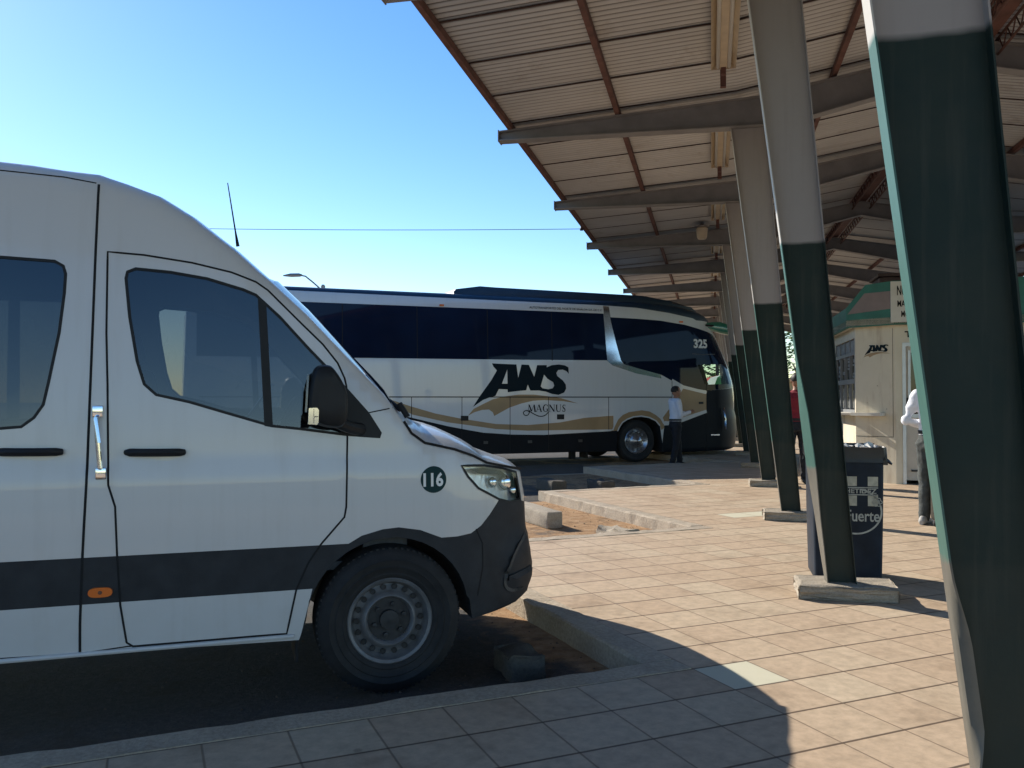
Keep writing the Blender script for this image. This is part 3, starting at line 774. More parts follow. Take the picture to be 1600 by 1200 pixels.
tube(bm, [VS.pt(g0[0], g0[1] - .02, .0), VS.pt(g0[0], g0[1] - .03, .05), VS.pt((g0[0] + g1[0]) / 2, (g0[1] + g1[1]) / 2, .055), VS.pt(g1[0], g1[1] + .03, .05), VS.pt(g1[0], g1[1] + .02, 0)], .0115, 10)
for g in (g0, g1):
    c = VS.pt(g[0], g[1], .0); box(bm, c.x - .022, c.x + .022, c.y - .022, c.y + .01, c.z - .026, c.z + .026, bev=.005)
obj('grab_bar', bm, M['chrome'], van, True)
bm = bmesh.new(); V = [(-1.3215 + .05 * math.copysign(abs(math.cos(a)) ** .6, math.cos(a)), .609 + .022 * math.copysign(abs(math.sin(a)) ** .8, math.sin(a))) for a in [6.28318 * k / 28 for k in range(28)]]
patch(bm, VS, V, .014); lathe(bm, [(.009, -.016), (.001, -.017)], 12, 'Y', VS.pt(-1.3215, .609, 0), 1); obj('marker_lamp', bm, [M['orange'], M['seat']], van)
bm = bmesh.new(); cx, cz = .2215, 1.0705
V = [(cx + .0685 * math.cos(6.28318 * k / 40), cz + .068 * math.sin(6.28318 * k / 40)) for k in range(40)]
patch(bm, VS, V, .002)
put_text(bm, '116', lambda u, w: VS.pt(cx - .055 + .106 * u, cz - .036 + .072 * w, .0035), 1, bold=.035)
obj('number_badge', bm, [M['badge'], M['white_vinyl']], van)
# mirror
def mirror_body(far):
    S_ = 1 if not far else -1
    bm = bmesh.new(); P = VT['mirror']
    def P3(x, z, t):
        q = VS.pt(min(x, -.2), z, 0); yy = -.09 - t; return Vector((x, yy if not far else VS.W - yy, z))
    L = chaikin(P, 2, True); n = len(L); cx = sum(p[0] for p in L) / n; cz = sum(p[1] for p in L) / n
    rings = []
    for (sc, t) in ((.5, .105), (.82, .102), (.93, .092), (.985, .07), (1, .03), (.98, .0), (.9, -.03)):
        rings.append([bm.verts.new(P3(cx + (x - cx) * sc, cz + (z - cz) * sc, t)) for x, z in L])
    for a, c in zip(rings, rings[1:]):
        for k in range(n):
            f = bm.faces.new((a[k], a[(k + 1) % n], c[(k + 1) % n], c[k])); f.smooth = True
    bm.faces.new(rings[0]); bm.faces.new(rings[-1])
    q = VS.pt(-.22, 1.36, 0); y0 = q.y
    tube(bm, [Vector((-.15, (y0 + .01) if not far else VS.W - y0 - .01, 1.33)), Vector((-.22, -.05 if not far else VS.W + .05, 1.345)), Vector((-.3, -.1 if not far else VS.W + .1, 1.38))], [.035, .03, .03], 10)
    mo = obj('wing_mirror', bm, M['black'], van, True)
    bm = bmesh.new(); yy = -.10 if not far else VS.W + .10
    faces(bm, [Vector((-.427, yy + .055, 1.42)), Vector((-.427, yy - .06, 1.42)), Vector((-.418, yy - .06, 1.60)), Vector((-.418, yy + .055, 1.60))], [(0, 1, 2, 3)])
    obj('mirror_glass', bm, M['chrome'], mo)
    bm = bmesh.new()
    if not far:
        L2 = [(-.422, 1.440), (-.425, 1.365), (-.385, 1.362), (-.378, 1.37), (-.376, 1.43), (-.384, 1.442)]
        prism(bm, L2, lambda x, z, t: Vector((x, -.185 - t, z)), 0, 0, .014)
        box(bm, -.4, -.398, -.202, -.198, 1.37, 1.435, 1); box(bm, -.397, -.38, -.202, -.198, 1.398, 1.402, 1)
        obj('indicator', bm, [M['chrome'], M['steel_dark']], mo)
    else: bm.free()
mirror_body(0); mirror_body(1)
# interior: floor, dash, seats, wheel
bm = bmesh.new(); box(bm, -4.8, .2, .12, 1.88, .62, .66); box(bm, -.12, .12, .15, 1.85, .66, 1.2, bev=.03); obj('cabin_floor', bm, M['grey_plastic'], van)
def van_seat(x, y, w, mat):
    bm = bmesh.new()
    box(bm, x - .25, x + .25, y, y + w, .95, 1.1, bev=.04)
    t = Matrix.Translation((x - .22, 0, 1.05)) @ Matrix.Rotation(R(-12), 4, 'Y')
    box(bm, -.06, .06, y + .02, y + w - .02, 0, .62, mat=t, bev=.04)
    for k in range(max(1, round(w / .5))): box(bm, -.05, .04, y + .13 + .48 * k, y + .36 + .48 * k, .66, .86, mat=t, bev=.04)
    obj('seat', bm, mat, van, True)
van_seat(-.95, .2, .5, M['seat']); van_seat(-.95, 1.25, .5, M['seat'])
for x in (-1.9, -2.75, -3.6, -4.4): van_seat(x, .15, .95, M['seat_blue']); van_seat(x, 1.35, .48, M['seat_blue'])
bm = bmesh.new(); t = bmesh.new()
mt = Matrix.Translation((-.45, 1.5, 1.32)) @ Matrix.Rotation(R(-62), 4, 'Y')
pts = [mt @ Vector((.19 * math.cos(6.28318 * k / 24), .19 * math.sin(6.28318 * k / 24), 0)) for k in range(25)]
t.free(); tube(bm, pts, .014, 8, cap=False); tube(bm, [mt @ Vector((0, -.18, 0)), mt @ Vector((0, .18, 0))], .02, 6); tube(bm, [mt @ Vector((0, 0, 0)), Vector((-.1, 1.5, 1.1))], .03, 8)
obj('steering_wheel', bm, M['black'], van, True)
bm = bmesh.new(); tube(bm, [Vector((-.72, .42, 1.34)), Vector((-.66, .44, 1.42)), Vector((-.56, .46, 1.56))], .007, 6); obj('grab_handle', bm, M['chrome'], van, True)
# wipers at the cowl and mud flap, antenna
bm = bmesh.new(); tube(bm, [Vector((.075, .14, 1.425)), Vector((.03, .2, 1.47)), Vector((0, .9, 1.53))], .012, 6); tube(bm, [Vector((.1, .08, 1.39)), Vector((.06, .1, 1.46))], .016, 6); obj('wiper', bm, M['black'], van, True)
bm = bmesh.new(); tube(bm, [Vector((-.735, .62, 2.32)), Vector((-.748, .62, 2.40)), Vector((-.79, .6, 2.66))], [.011, .005, .003], 6); obj('antenna', bm, M['black'], van, True)
bm = bmesh.new(); box(bm, -.462, -.448, .02, .3, .2, .46, bev=.004); obj('mud_flap', bm, M['under'], van)
wheel(van, 0, .368, .0, .368, .24, .206); wheel(van, -3.665, .368, .0, .368, .24, .206); wheel(van, 0, .368, 2.0, .368, .24, .206, True); wheel(van, -3.665, .368, 2.0, .368, .24, .206, True)

# ---------------- bus
BF = [(2.394, 3.36), (2.567, 3.048), (2.738, 2.703), (2.909, 2.309), (3.056, 1.866), (3.091, 1.549), (3.089, 1.231), (3.145, 1.041), (3.161, 0.596), (3.122, 0.359)]
BT = dict(
  rooflow=[(-8.229,3.735),(-4.628,3.702),(-3.206,3.704),(-0.933,3.691),(-0.037,3.665),(0.833,3.573),(1.506,3.464),(2.099,3.381)],
  rooftop=[(-8.208,3.834),(-4.554,3.82),(-3.112,3.78)],
  actop=[(-4.509,3.883),(-4.434,3.959),(-3.873,4.05),(-3.52,4.038),(-0.896,4.013),(0.281,4.009),(1.083,3.908),(1.648,3.774),(2.411,3.648),(2.745,3.488)],
  stripebot=[(-7.962,3.496),(-3.21,3.501),(-0.939,3.495),(-0.69,3.413),(-0.045,3.404),(0.597,3.379),(1.27,3.299),(1.74,3.198),(2.327,3.095)],
  winbot=[(-6.908,2.353),(-3.231,2.374),(-0.852,2.398)],
  chrome=[(-0.925,3.684),(-0.779,3.671),(-0.69,3.125),(-0.595,2.749),(-0.5,2.411),(-0.439,2.318),(-0.079,2.228),(0.57,2.083),(0.591,1.987),(-0.079,2.095),(-0.713,2.276),(-0.857,2.387),(-0.899,3.119)],
  fwinbot=[(-0.591,2.749),(-0.5,2.411),(-0.418,2.314),(-0.079,2.228),(0.561,2.083),(0.877,1.932)],
  doorglass=[(0.912,1.84),(1.187,1.795),(1.846,1.626)],
  gold=[(1.178,1.748),(1.846,1.61),(1.844,1.235),(1.175,1.052),(0.873,0.962)],
  wlow=[(1.844,1.235),(1.843,1.156),(1.175,0.943),(0.873,0.869)],
  doorL=[(0.877,2.009),(0.87,0.316)],
  opening=[(1.847,1.861),(2.942,1.877),(2.884,1.226),(3.005,0.329)],
  frontpillar=[(2.469,3.094),(2.639,2.738),(2.804,2.332),(2.942,1.877),(2.973,1.551),(2.884,1.226),(3.028,1.029),(3.065,0.571),(3.005,0.329),(2.498,0.248)],
  see=[(1.686,2.329),(2.355,2.359),(2.487,1.867),(1.847,1.846)],
  skirtbot=[(-3.232,0.269),(-1.743,0.28),(-0.676,0.257),(1.315,0.214),(1.857,0.233),(2.498,0.248)],
  goldtop=[(-6.055,1.505),(-5.542,1.334),(-5.004,1.18),(-4.426,1.065),(-3.611,0.937),(-2.848,0.908),(-2.062,0.958),(-1.458,1.056),(-0.841,1.096),(-0.59,1.14)],
  goldbot=[(-5.959,1.376),(-5.5,1.155),(-4.717,0.983),(-4.177,0.908),(-3.611,0.824),(-2.848,0.779),(-2.063,0.783),(-0.842,0.783),(-0.641,0.795)],
  darktop=[(-5.569,1.101),(-4.717,0.9),(-4.25,0.811),(-3.91,0.75),(-3.232,0.698),(-2.458,0.679),(-1.467,0.717),(-0.842,0.738),(-0.591,0.75)],
  swtop=[(-4.251,1.162),(-3.806,1.4),(-3.232,1.535),(-2.847,1.6),(-2.379,1.558),(-1.982,1.485),(-1.709,1.411)],
  arcout=[(-0.696,0.74),(-0.683,0.852),(-0.59,1.02),(-0.464,1.131),(-0.295,1.198),(0.047,1.242),(0.262,1.211),(0.435,1.126),(0.566,1.029),(0.653,0.895)],
  arcin=[(-0.591,0.738),(-0.549,0.832),(-0.464,0.943),(-0.338,1.018),(-0.167,1.073),(0.046,1.09),(0.262,1.051),(0.435,0.973),(0.543,0.857)],
  hub=[(-0.067,0.41),(0.259,0.404),(-0.068,0.077)],
  A=[(-3.706,2.283),(-3.129,2.268),(-3.084,1.964),(-3.002,2.269),(-2.827,2.262),(-2.698,1.993),(-2.624,2.261),(-2.391,2.264),(-2.391,2.213),(-2.26,2.266),(-2.09,2.283),(-1.938,2.262),(-1.852,2.22),(-1.843,2.071),(-1.9,2.132),(-1.995,2.166),(-2.109,2.155),(-2.156,2.085),(-2.128,2.016),(-1.995,1.922),(-1.919,1.826),(-1.91,1.731),(-1.958,1.643),(-2.1,1.587),(-2.26,1.608),(-2.41,1.659),(-2.578,1.685),(-2.791,1.684),(-2.855,1.821),(-2.892,1.689),(-3.075,1.674),(-3.333,1.643),(-3.338,1.707),(-3.545,1.715),(-3.626,1.562),(-3.759,1.529),(-3.919,1.47),(-4.148,1.319),(-3.99,1.554),(-3.724,1.908),(-3.59,2.129),(-3.671,2.212)],
  Ahole=[(-3.473,1.834),(-3.338,1.835),(-3.344,2.157)],
  Shole=[(-2.456,2.048),(-2.372,1.953),(-2.232,1.877),(-2.204,1.799),(-2.241,1.738),(-2.354,1.715),(-2.494,1.737),(-2.54,1.779),(-2.503,1.9)],
  sw=[(-4.261,1.128),(-4.13,1.277),(-3.901,1.386),(-3.688,1.486),(-3.437,1.546),(-3.075,1.592),(-2.708,1.593),(-2.354,1.556),(-2.034,1.513),(-1.604,1.39),(-1.977,1.443),(-2.448,1.469),(-2.726,1.452),(-3.002,1.393),(-3.293,1.3),(-3.509,1.19),(-3.652,1.115),(-3.688,1.2),(-3.777,1.259),(-3.936,1.251),(-4.112,1.202)],
  magnus=[(-2.846,1.204),(-2.846,1.367),(-1.901,1.365),(-1.901,1.199)],
  mcurl=[(-2.818,1.341),(-2.782,1.212),(-2.837,1.127),(-2.929,1.119),(-2.974,1.188),(-2.91,1.239),(-2.818,1.221),(-2.708,1.152),(-2.56,1.091),(-2.429,1.116),(-2.354,1.193)],
  rect=[(-2.138,1.143),(-1.958,1.142),(-1.959,1.026),(-2.138,1.027)],
  rect2=[(-4.426,1.126),(-4.252,1.124),(-4.252,1.016),(-4.426,1.018)],
  n325=[(1.556,2.735),(1.981,2.746),(2.03,2.973)],
  small=[(-2.791,3.545),(-0.956,3.479),(-0.953,3.585)],
  seams=[(-2.347,1.536),(-3.278,1.535),(-0.823,1.537),(0.858,1.539),(-5.528,1.533)],
  orange=[(-4.848,3.538),(1.164,3.366)],
  mirror=[(2.098,3.373),(2.921,3.359),(3.309,3.27),(3.342,3.104),(3.108,3.148),(2.913,3.176),(2.529,3.118)],
)
BB = Vector((.93789, .34694, 0))
bus = empty('coach_bus', (3.0312, 19.9607, ROAD), math.atan2(BB.y, BB.x), 'white and navy coach with gold swooshes and number 325 parked beyond the van', 'bus')
def bins(x, z):
    d = interp(BF, z) - x
    return .05 * max(0, z - 2.3) + .64 * min(1.1, max(0, 1 - d / 1.05)) ** 2.4
out = []; rad = []
add([(-9.9, .5), (-9.0, .3), (-7.0, .28)], 0); add(arch(-6.35, .5, .58, 200, -20), 0)
add([(-5.7, .28), (-3.232, .27), (-1.743, .275), (-.62, .265)], 0); add([(-.6, .5)] + BT['arcin'] + [(.58, .6), (.6, .5), (.62, .225)], 0)
add([(1.315, .214), (2.498, .235), (2.95, .29)], .03)
add([(3.05, .36)] + BF[::-1][1:], .04); add([(2.25, 3.5)], .1); add([(1.65, 3.68), (1.08, 3.775), (.28, 3.82), (-3, 3.83), (-9.5, 3.83), (-9.9, 3.7)], .2)
add([(-10.05, 3.2), (-10.1, 1.5), (-10.1, .8)], .08)
BS = Shell(out, rad, 2.55, bins, .085)
chrome = BT['chrome']
band = [(-9.85, 3.49)] + [(-7.962, 3.495), (-3.21, 3.5), (-.922, 3.495), (-.899, 3.119), (-.857, 2.398), (-3.231, 2.374), (-6.908, 2.353), (-9.85, 2.34)]
fband = [(-.755, 3.415), (-.045, 3.404), (.597, 3.379), (1.27, 3.299), (1.74, 3.198), (2.22, 3.11), (2.36, 3.03), (2.50, 2.70), (2.67, 2.30), (2.79, 1.93), (2.82, 1.78), (1.846, 1.70), (1.187, 1.795), (.877, 1.932), (.561, 2.083), (-.079, 2.228), (-.418, 2.314), (-.5, 2.411), (-.595, 2.749), (-.69, 3.125)]
see = [(1.60, 2.33), (2.44, 2.36), (2.56, 2.05), (2.62, 1.87), (1.80, 1.846)]
dark_skirt = [(-11, 1.2), (-9, 1.3), (-7.5, 1.35), (-6.4, 1.25)] + BT['darktop'][:-2] + [(-.842, .738), (-.55, .76), (-.4, .4), (.6, .4), (.66, .86), (.873, .869), (1.175, .943), (1.843, 1.156), (1.846, 1.70), (2.82, 1.775), (2.90, 1.25), (3.3, 1.25), (3.3, 0), (-11, 0)]
gold1 = [(-8.5, 1.62), (-7, 1.62)] + BT['goldtop'][:-1] + [(-.70, 1.1), (-.7, .782)] + BT['goldbot'][::-1][2:] + [(-7, 1.5)]
gold_door = [(.62, 1.05), (.877, 1.35), (1.187, 1.745), (1.846, 1.61), (1.846, 1.235), (1.175, 1.052), (.873, .962), (.66, .95)]
arc_ring = [(-.75, .74)] + BT['arcout'][1:] + [(.66, .8), (.58, .75)] + [p for p in BT['arcin'][::-1]] + [(-.6, .74)]
roof_line = [(-11, 3.7375), (-9.8, 3.735), (-4.628, 3.705), (-.933, 3.691), (-.037, 3.665), (.833, 3.573), (1.506, 3.464), (2.45, 3.32), (2.6, 4.2), (-11, 4.2)]
def b_class(x, z):
    if inpoly(x, z, see): return 'door_window', 0
    if inpoly(x, z, band): return 'side_window', 0
    if inpoly(x, z, fband): return 'front_side_window', 0
    if inpoly(x, z, chrome): return 'chrome_trim', 0
    if inpoly(x, z, roof_line): return 'body', 3
    if inpoly(x, z, arc_ring): return 'body', 2
    if inpoly(x, z, gold_door): return 'body', 2
    if inpoly(x, z, BT['sw']) and -4.3 < x < -1.5: return 'body', 2
    if inpoly(x, z, gold1): return 'body', 2
    if inpoly(x, z, dark_skirt): return 'body', 1
    return 'body', 0
def b_far(x, z):
    r = b_class(x, z)
    return ('side_window', 0) if r[0] in ('door_window', 'front_side_window', 'chrome_trim') else r
def b_bulge(x, z):
    if z < .3 or (z < 1.12 and x < .65): return 0
    if x > 2.3 and z < 3.4: return .22
    if x < -9.8: return .05
    return .06
def b_strip(x, z, u):
    if z < 1.12 and x < .66 and x > -9.5: return 'underbody', 0
    if z < .32: return 'underbody', 0
    if x > 2.3 and 1.25 < z < 3.1: return ('windscreen', 0) if abs(u) < .88 else ('body', 0)
    if x > 2.4 and z < 1.25: return 'body', 1
    if z > 3.3: return 'body', 3
    return 'body', 0
bp = build_shell(BS, bus, [], [band, fband, see, chrome, [p for p in dark_skirt if p[0] > -9.9 and .3 < p[1] and p[0] < 3.0] + [(3.05, 1.25)], gold1, gold_door, arc_ring[1:-1], BT['sw'], [(-9.8, 3.735)] + [p for p in roof_line if -10 < p[0] < 2.4 and p[1] < 3.8]], b_class, b_bulge, b_strip, None, b_far)
bmt = dict(body=[M['bus_white'], M['navy'], M['gold'], M['roof_navy']], side_window=M['bus_glass'], front_side_window=M['bus_glass'], door_window=M['bus_clear'], chrome_trim=M['chrome'], windscreen=M['bus_clear'], underbody=M['under'])
BO = {}
for k, bm in bp.items(): BO[k] = obj(k.split('|')[0], bm, bmt[k.split('|')[0]], bus, True, 40)
# roof unit
bm = bmesh.new(); rp = [(-4.53, 3.80), (-4.5, 3.88), (-4.43, 3.95), (-3.87, 4.04), (-3.5, 4.03), (-.9, 4.01), (.28, 4.0), (1.08, 3.90), (1.6, 3.77), (1.75, 3.66)]
yy = [(.30, -.03), (.36, .0), (.6, .012), (1.275, .02), (1.95, .012), (2.19, 0), (2.25, -.03)]
g = [[bm.verts.new(Vector((x, y, (z if k not in (0, 6) else min(z, 3.80 + (z - 3.80) * .3)) + d * (k not in (0, 6))))) for k, (y, d) in enumerate(yy)] for x, z in rp]
for a, c in zip(g, g[1:]):
    for k in range(6):
        f = bm.faces.new((a[k], a[k + 1], c[k + 1], c[k])); f.smooth = True
for r in (g[0], g[-1]): bm.faces.new(r)
a0 = [r[0] for r in g]; a1 = [r[-1] for r in g]
for L in (a0, a1):
    lo = [bm.verts.new((v.co.x, v.co.y, 3.62)) for v in L]
    for k in range(len(L) - 1): bm.faces.new((L[k], L[k + 1], lo[k + 1], lo[k]))
obj('roof_unit', bm, M['roof_navy'], bus, True, 30)
# seams, flaps, lamps, pillars
bm = bmesh.new()
ribbon(bm, BS, [(-9.8, 1.534), (.87, 1.539)], .022, .002)
for x, z0, z1 in ((-2.347, .3, 1.534), (-3.278, .3, 1.534), (-.823, .78, 1.536), (-5.528, .4, 1.533), (-4.4, .3, 1.534), (.877, .25, 1.95), (1.846, .25, 1.85)): ribbon(bm, BS, [(x, z0), (x, z1)], .014, .0015)
obj('panel_gap', bm, M['gap'], BO['body'])
for x in (-8.6, -7.0, -5.4, -3.8, -2.25):
    bm = bmesh.new(); ribbon(bm, BS, [(x, 2.37), (x, 3.49)], .02, .001); obj('window_seal', bm, M['gap'], BO['side_window'])
bm = bmesh.new(); ribbon(bm, BS, [(.877, 1.955), (1.187, 1.80), (1.846, 1.655)], .05, .004); ribbon(bm, BS, [(.66, .93), (.873, .915), (1.175, .99), (1.843, 1.195)], .07, .004); ribbon(bm, BS, [(-.72, .76)] + BT['arcout'][1:], .03, .004)
ribbon(bm, BS, [(x, z + .0) for x, z in BT['arcin']], .03, .004); obj('accent_line', bm, M['bus_white'], BO['body'])
for rc in ('rect', 'rect2'):
    bm = bmesh.new(); patch(bm, BS, BT[rc], .004); obj('vent_flap', bm, M['black'], bus)
for x, z in BT['orange']:
    bm = bmesh.new(); patch(bm, BS, [(x - .05, z - .02), (x + .05, z - .02), (x + .05, z + .02), (x - .05, z + .02)], .02); obj('marker_lamp', bm, M['orange'], bus)
for x in (-5.0, -3.85, -2.8, -1.55):
    bm = bmesh.new(); patch(bm, BS, [(x - .05, .50), (x + .05, .50), (x + .05, .56), (x - .05, .56)], .006); obj('hatch_latch', bm, M['dull_dark'], bus)
# lettering
bm = bmesh.new(); patch(bm, BS, BT['A'], .005, 0, [BT['Ahole'], BT['Shole']]); obj('operator_logo', bm, M['logo'], bus)
bm = bmesh.new()
def stroke(bm, P, w0, w1=None, off=.006):
    w1 = w1 or w0
    for (a, c), w in zip(zip(P, P[1:]), [w0] * len(P)):
        v = Vector((c[0] - a[0], c[1] - a[1])); nrm = Vector((-v.y, v.x)).normalized() * w / 2
        faces(bm, [BS.pt(a[0] + nrm.x, a[1] + nrm.y, off), BS.pt(c[0] + nrm.x, c[1] + nrm.y, off), BS.pt(c[0] - nrm.x, c[1] - nrm.y, off), BS.pt(a[0] - nrm.x, a[1] - nrm.y, off)], [(0, 1, 2, 3)])
x0, x1, z0, z1 = -2.846, -1.901, 1.2, 1.366
GL = {'M': (1.5, [((0, 0), (.12, 1), .06), ((.12, 1), (.5, .1), .2), ((.5, .1), (.85, 1), .06), ((.85, 1), (1, 0), .2), ((.9, 1), (1.08, 0), .1), ((-.1, .02), (.12, .02), .05), ((.88, .02), (1.15, .02), .05), ((0, .98), (.2, .98), .05)]),
      'A': (1.15, [((0, 0), (.48, 1), .07), ((.46, 1), (.95, 0), .2), ((.2, .36), (.72, .36), .06), ((-.1, .02), (.12, .02), .05), ((.8, .02), (1.05, .02), .05)]),
      'G': (1.15, [((.9, .84), (.7, .97), .08), ((.7, .97), (.4, .98), .1), ((.4, .98), (.14, .75), .16), ((.14, .75), (.08, .45), .2), ((.08, .45), (.2, .15), .18), ((.2, .15), (.5, .02), .1), ((.5, .02), (.85, .1), .08), ((.85, .06), (.85, .42), .18), ((.65, .42), (1, .42), .05), ((.92, .98), (.92, .72), .05)]),
      'N': (1.2, [((.08, 0), (.08, 1), .07), ((.06, .98), (.9, .05), .2), ((.9, 0), (.9, 1), .07), ((-.06, .02), (.22, .02), .05), ((-.1, .98), (.15, .98), .05), ((.76, .98), (1.04, .98), .05)]),
      'U': (1.15, [((.12, 1), (.12, .3), .2), ((.12, .3), (.28, .06), .16), ((.28, .06), (.55, .02), .09), ((.55, .02), (.8, .12), .08), ((.8, .12), (.88, .35), .07), ((.88, .35), (.88, 1), .07), ((-.02, .98), (.28, .98), .05), ((.74, .98), (1.02, .98), .05)]),
      'S': (.85, [((.75, .8), (.65, .94), .07), ((.65, .94), (.35, .97), .08), ((.35, .97), (.1, .8), .12), ((.1, .8), (.2, .6), .16), ((.2, .6), (.6, .42), .2), ((.6, .42), (.78, .22), .16), ((.78, .22), (.55, .03), .12), ((.55, .03), (.2, .04), .08), ((.2, .04), (.06, .22), .07), ((.76, .98), (.76, .74), .05), ((.05, .3), (.05, .02), .05)])}
tot = sum(GL[c][0] for c in 'MAGNUS') + .15 * 5; sc = (x1 - x0) / tot; cx = x0
for ch in 'MAGNUS':
    wch, st = GL[ch]
    for (a, c, w) in st: stroke(bm, [(cx + a[0] * (wch - .12) * sc, z0 + a[1] * (z1 - z0)), (cx + c[0] * (wch - .12) * sc, z0 + c[1] * (z1 - z0))], w * .95 * .15)
    cx += (wch + .15) * sc
cur = chaikin([(-2.80, 1.25)] + BT['mcurl'][2:], 2)
stroke(bm, cur, .022)
obj('model_lettering', bm, M['text_black'], bus)
bm = bmesh.new(); put_text(bm, '325', lambda u, w: BS.pt(1.50 + .40 * u, 2.735 + .225 * w, .005), bold=.04); obj('fleet_number', bm, M['white_vinyl'], bus)
bm = bmesh.new(); put_text(bm, 'AUTOTRANSPORTES DEL NORTE DE SINALOA S.A. DE C.V.', lambda u, w: BS.pt(-2.79 + 1.83 * u, 3.548 + .05 * w, .005), bold=.01); obj('roof_lettering', bm, M['navy'], bus)
bm = bmesh.new(); ribbon(bm, BS, [(1.45, 2.60), (1.75, 2.58), (2.15, 2.60)], .02, .004); obj('window_sticker', bm, M['grey_plastic'], bus)
bm = bmesh.new(); tube(bm, [BS.pt(2.36, .75, .06), BS.pt(2.35, 1.0, .07), BS.pt(2.31, 1.28, .06)], .02, 8); box(bm, *[v for v in (1.95, 2.2)], BS.pt(2.0, .62).y - .03, BS.pt(2.0, .62).y + .02, .60, .63); obj('door_handle', bm, M['chrome'], bus)
bm = bmesh.new(); ribbon(bm, BS, [(1.62, 1.4), (1.75, 1.4)], .05, .01); obj('door_latch', bm, M['black'], bus)
# mirror arm reaching past the front corner
bm = bmesh.new(); prof = [(1.95, .30, 3.31, .14), (2.25, .42, 3.32, .22), (2.6, .56, 3.31, .3), (2.9, .62, 3.27, .28), (3.2, .62, 3.21, .18), (3.38, .60, 3.15, .12)]
ring = []
for x, y, z, h in prof:
    ring.append([bm.verts.new((x, y + .09 * math.cos(a), z + h / 2 * math.sin(a))) for a in [6.28318 * k / 10 for k in range(10)]])
for a, c in zip(ring, ring[1:]):
    for k in range(10):
        f = bm.faces.new((a[k], a[(k + 1) % 10], c[(k + 1) % 10], c[k])); f.smooth = True
bm.faces.new(ring[0]); bm.faces.new(ring[-1])
ma = obj('mirror_arm', bm, M['mirror_green'], bus, True)
bm = bmesh.new(); box(bm, 3.30, 3.39, .50, .74, 2.98, 3.12, bev=.03); obj('mirror_head', bm, M['mirror_green'], ma, True)
# inside: floor, dashboard, seat, ceiling
bm = bmesh.new(); box(bm, -9.5, 2.3, .15, 2.4, 1.05, 1.1); box(bm, 2.35, 2.95, .5, 2.1, .6, 1.62, bev=.06); box(bm, -9.5, 2.2, .2, 2.35, 3.3, 3.34); box(bm, .7, .76, .16, 2.4, 1.1, 3.3)
box(bm, 1.2, 1.7, 1.55, 2.05, 1.3, 1.45, bev=.05); box(bm, 1.1, 1.22, 1.55, 2.05, 1.4, 2.2, bev=.05); obj('interior', bm, M['under'], bus)
bm = bmesh.new(); box(bm, -1.72, -1.58, .2, .3, .1, .3); box(bm, -1.35, -1.31, .1, .5, .12, .5); obj('mud_flap', bm, M['under'], bus)
for x in (-.06, -6.35):
    wheel(bus, x, .5, .06, .5, .32, .295, False, 'bus'); wheel(bus, x, .5, 2.49, .5, .32, .295, True, 'bus')
# ------------------------------------------------------------------ ground, pavement, kerbs, bays
CORN = {-3: (-7.6, -10.95), -2: (-4.74, -7.19), -1: (-1.87, -3.43), 0: (.985, .331), 1: (3.93, 4.09), 2: (6.7, 7.87), 3: (10.25, 11.63)}
for n in range(4, 14): CORN[n] = (10.25 + 2.87 * (n - 3), 11.63 + 3.76 * (n - 3))
bm = bmesh.new(); faces(bm, [(-400, -400, ROAD - .004), (400, -400, ROAD - .004), (400, 400, ROAD - .004), (-400, 400, ROAD - .004)], [(0, 1, 2, 3)])
tag(obj('ground', bm, M['asphalt']), kind='structure')
bm = bmesh.new(); faces(bm, [(-160, 16.5, ROAD - .002), (160, 16.5, ROAD - .002), (160, 200, ROAD - .002), (-160, 200, ROAD - .002)], [(0, 1, 2, 3)])
tag(obj('yard', bm, M['yard']), kind='structure')
def tile_obj(name, bm, mats, **k):
    o = obj(name, bm, mats, **k); o.location = TO; o.rotation_euler = (0, 0, TROT); return o
KW = .17
bm = bmesh.new()
for n in range(-3, 13):
    i0, j0 = CORN[n]; j1 = CORN[n + 1][1]
    box(bm, i0, i0 + 46, j0, j1 - (0 if n < 12 else 0), -.5, 0)
tag(tile_obj('pavement', bm, M['tiles']), kind='structure')
bm = bmesh.new(); rk = random.Random(3)
def rough_bar(bm, x0, x1, y0, y1, z0, z1):
    ax = 0 if x1 - x0 > y1 - y0 else 1; L = max(x1 - x0, y1 - y0); n = max(2, int(L / .12)); rings = []
    for k in range(n + 1):
        t = k / n; j = [rk.uniform(-.006, .006) for _ in range(6)]
        if ax == 0: x = x0 + L * t; P = [(x, y0, z0), (x, y0, z1 + j[0] * .5), (x, y1 - .012 + j[1], z1 + j[2]), (x, y1 + j[3], z1 - .014 + j[4]), (x, y1 + j[5], z0)]
        else: y = y0 + L * t; P = [(x1, y, z0), (x1, y, z1 + j[0] * .5), (x0 + .012 + j[1], y, z1 + j[2]), (x0 + j[3], y, z1 - .014 + j[4]), (x0 + j[5], y, z0)]
        rings.append([bm.verts.new(p) for p in P])
    for a, c in zip(rings, rings[1:]):
        for k in range(4): bm.faces.new((a[k], a[k + 1], c[k + 1], c[k]))
    bm.faces.new(rings[0]); bm.faces.new(rings[-1])
for n in range(-3, 13):
    i0, j0 = CORN[n]; ip = CORN[n - 1][0] if n > -3 else i0 - 2.9; j1 = CORN[n + 1][1]
    rough_bar(bm, ip - KW if n > -3 else ip, i0, j0 + .003, j0 + KW, -.3, .004)
    rough_bar(bm, i0 - KW, i0 - .003, j0 + KW + .002, j1 + .002, -.3, .006)
tag(tile_obj('kerb', bm, M['kerb']), kind='structure')
bm = bmesh.new(); lay = bm.loops.layers.color.new('front')
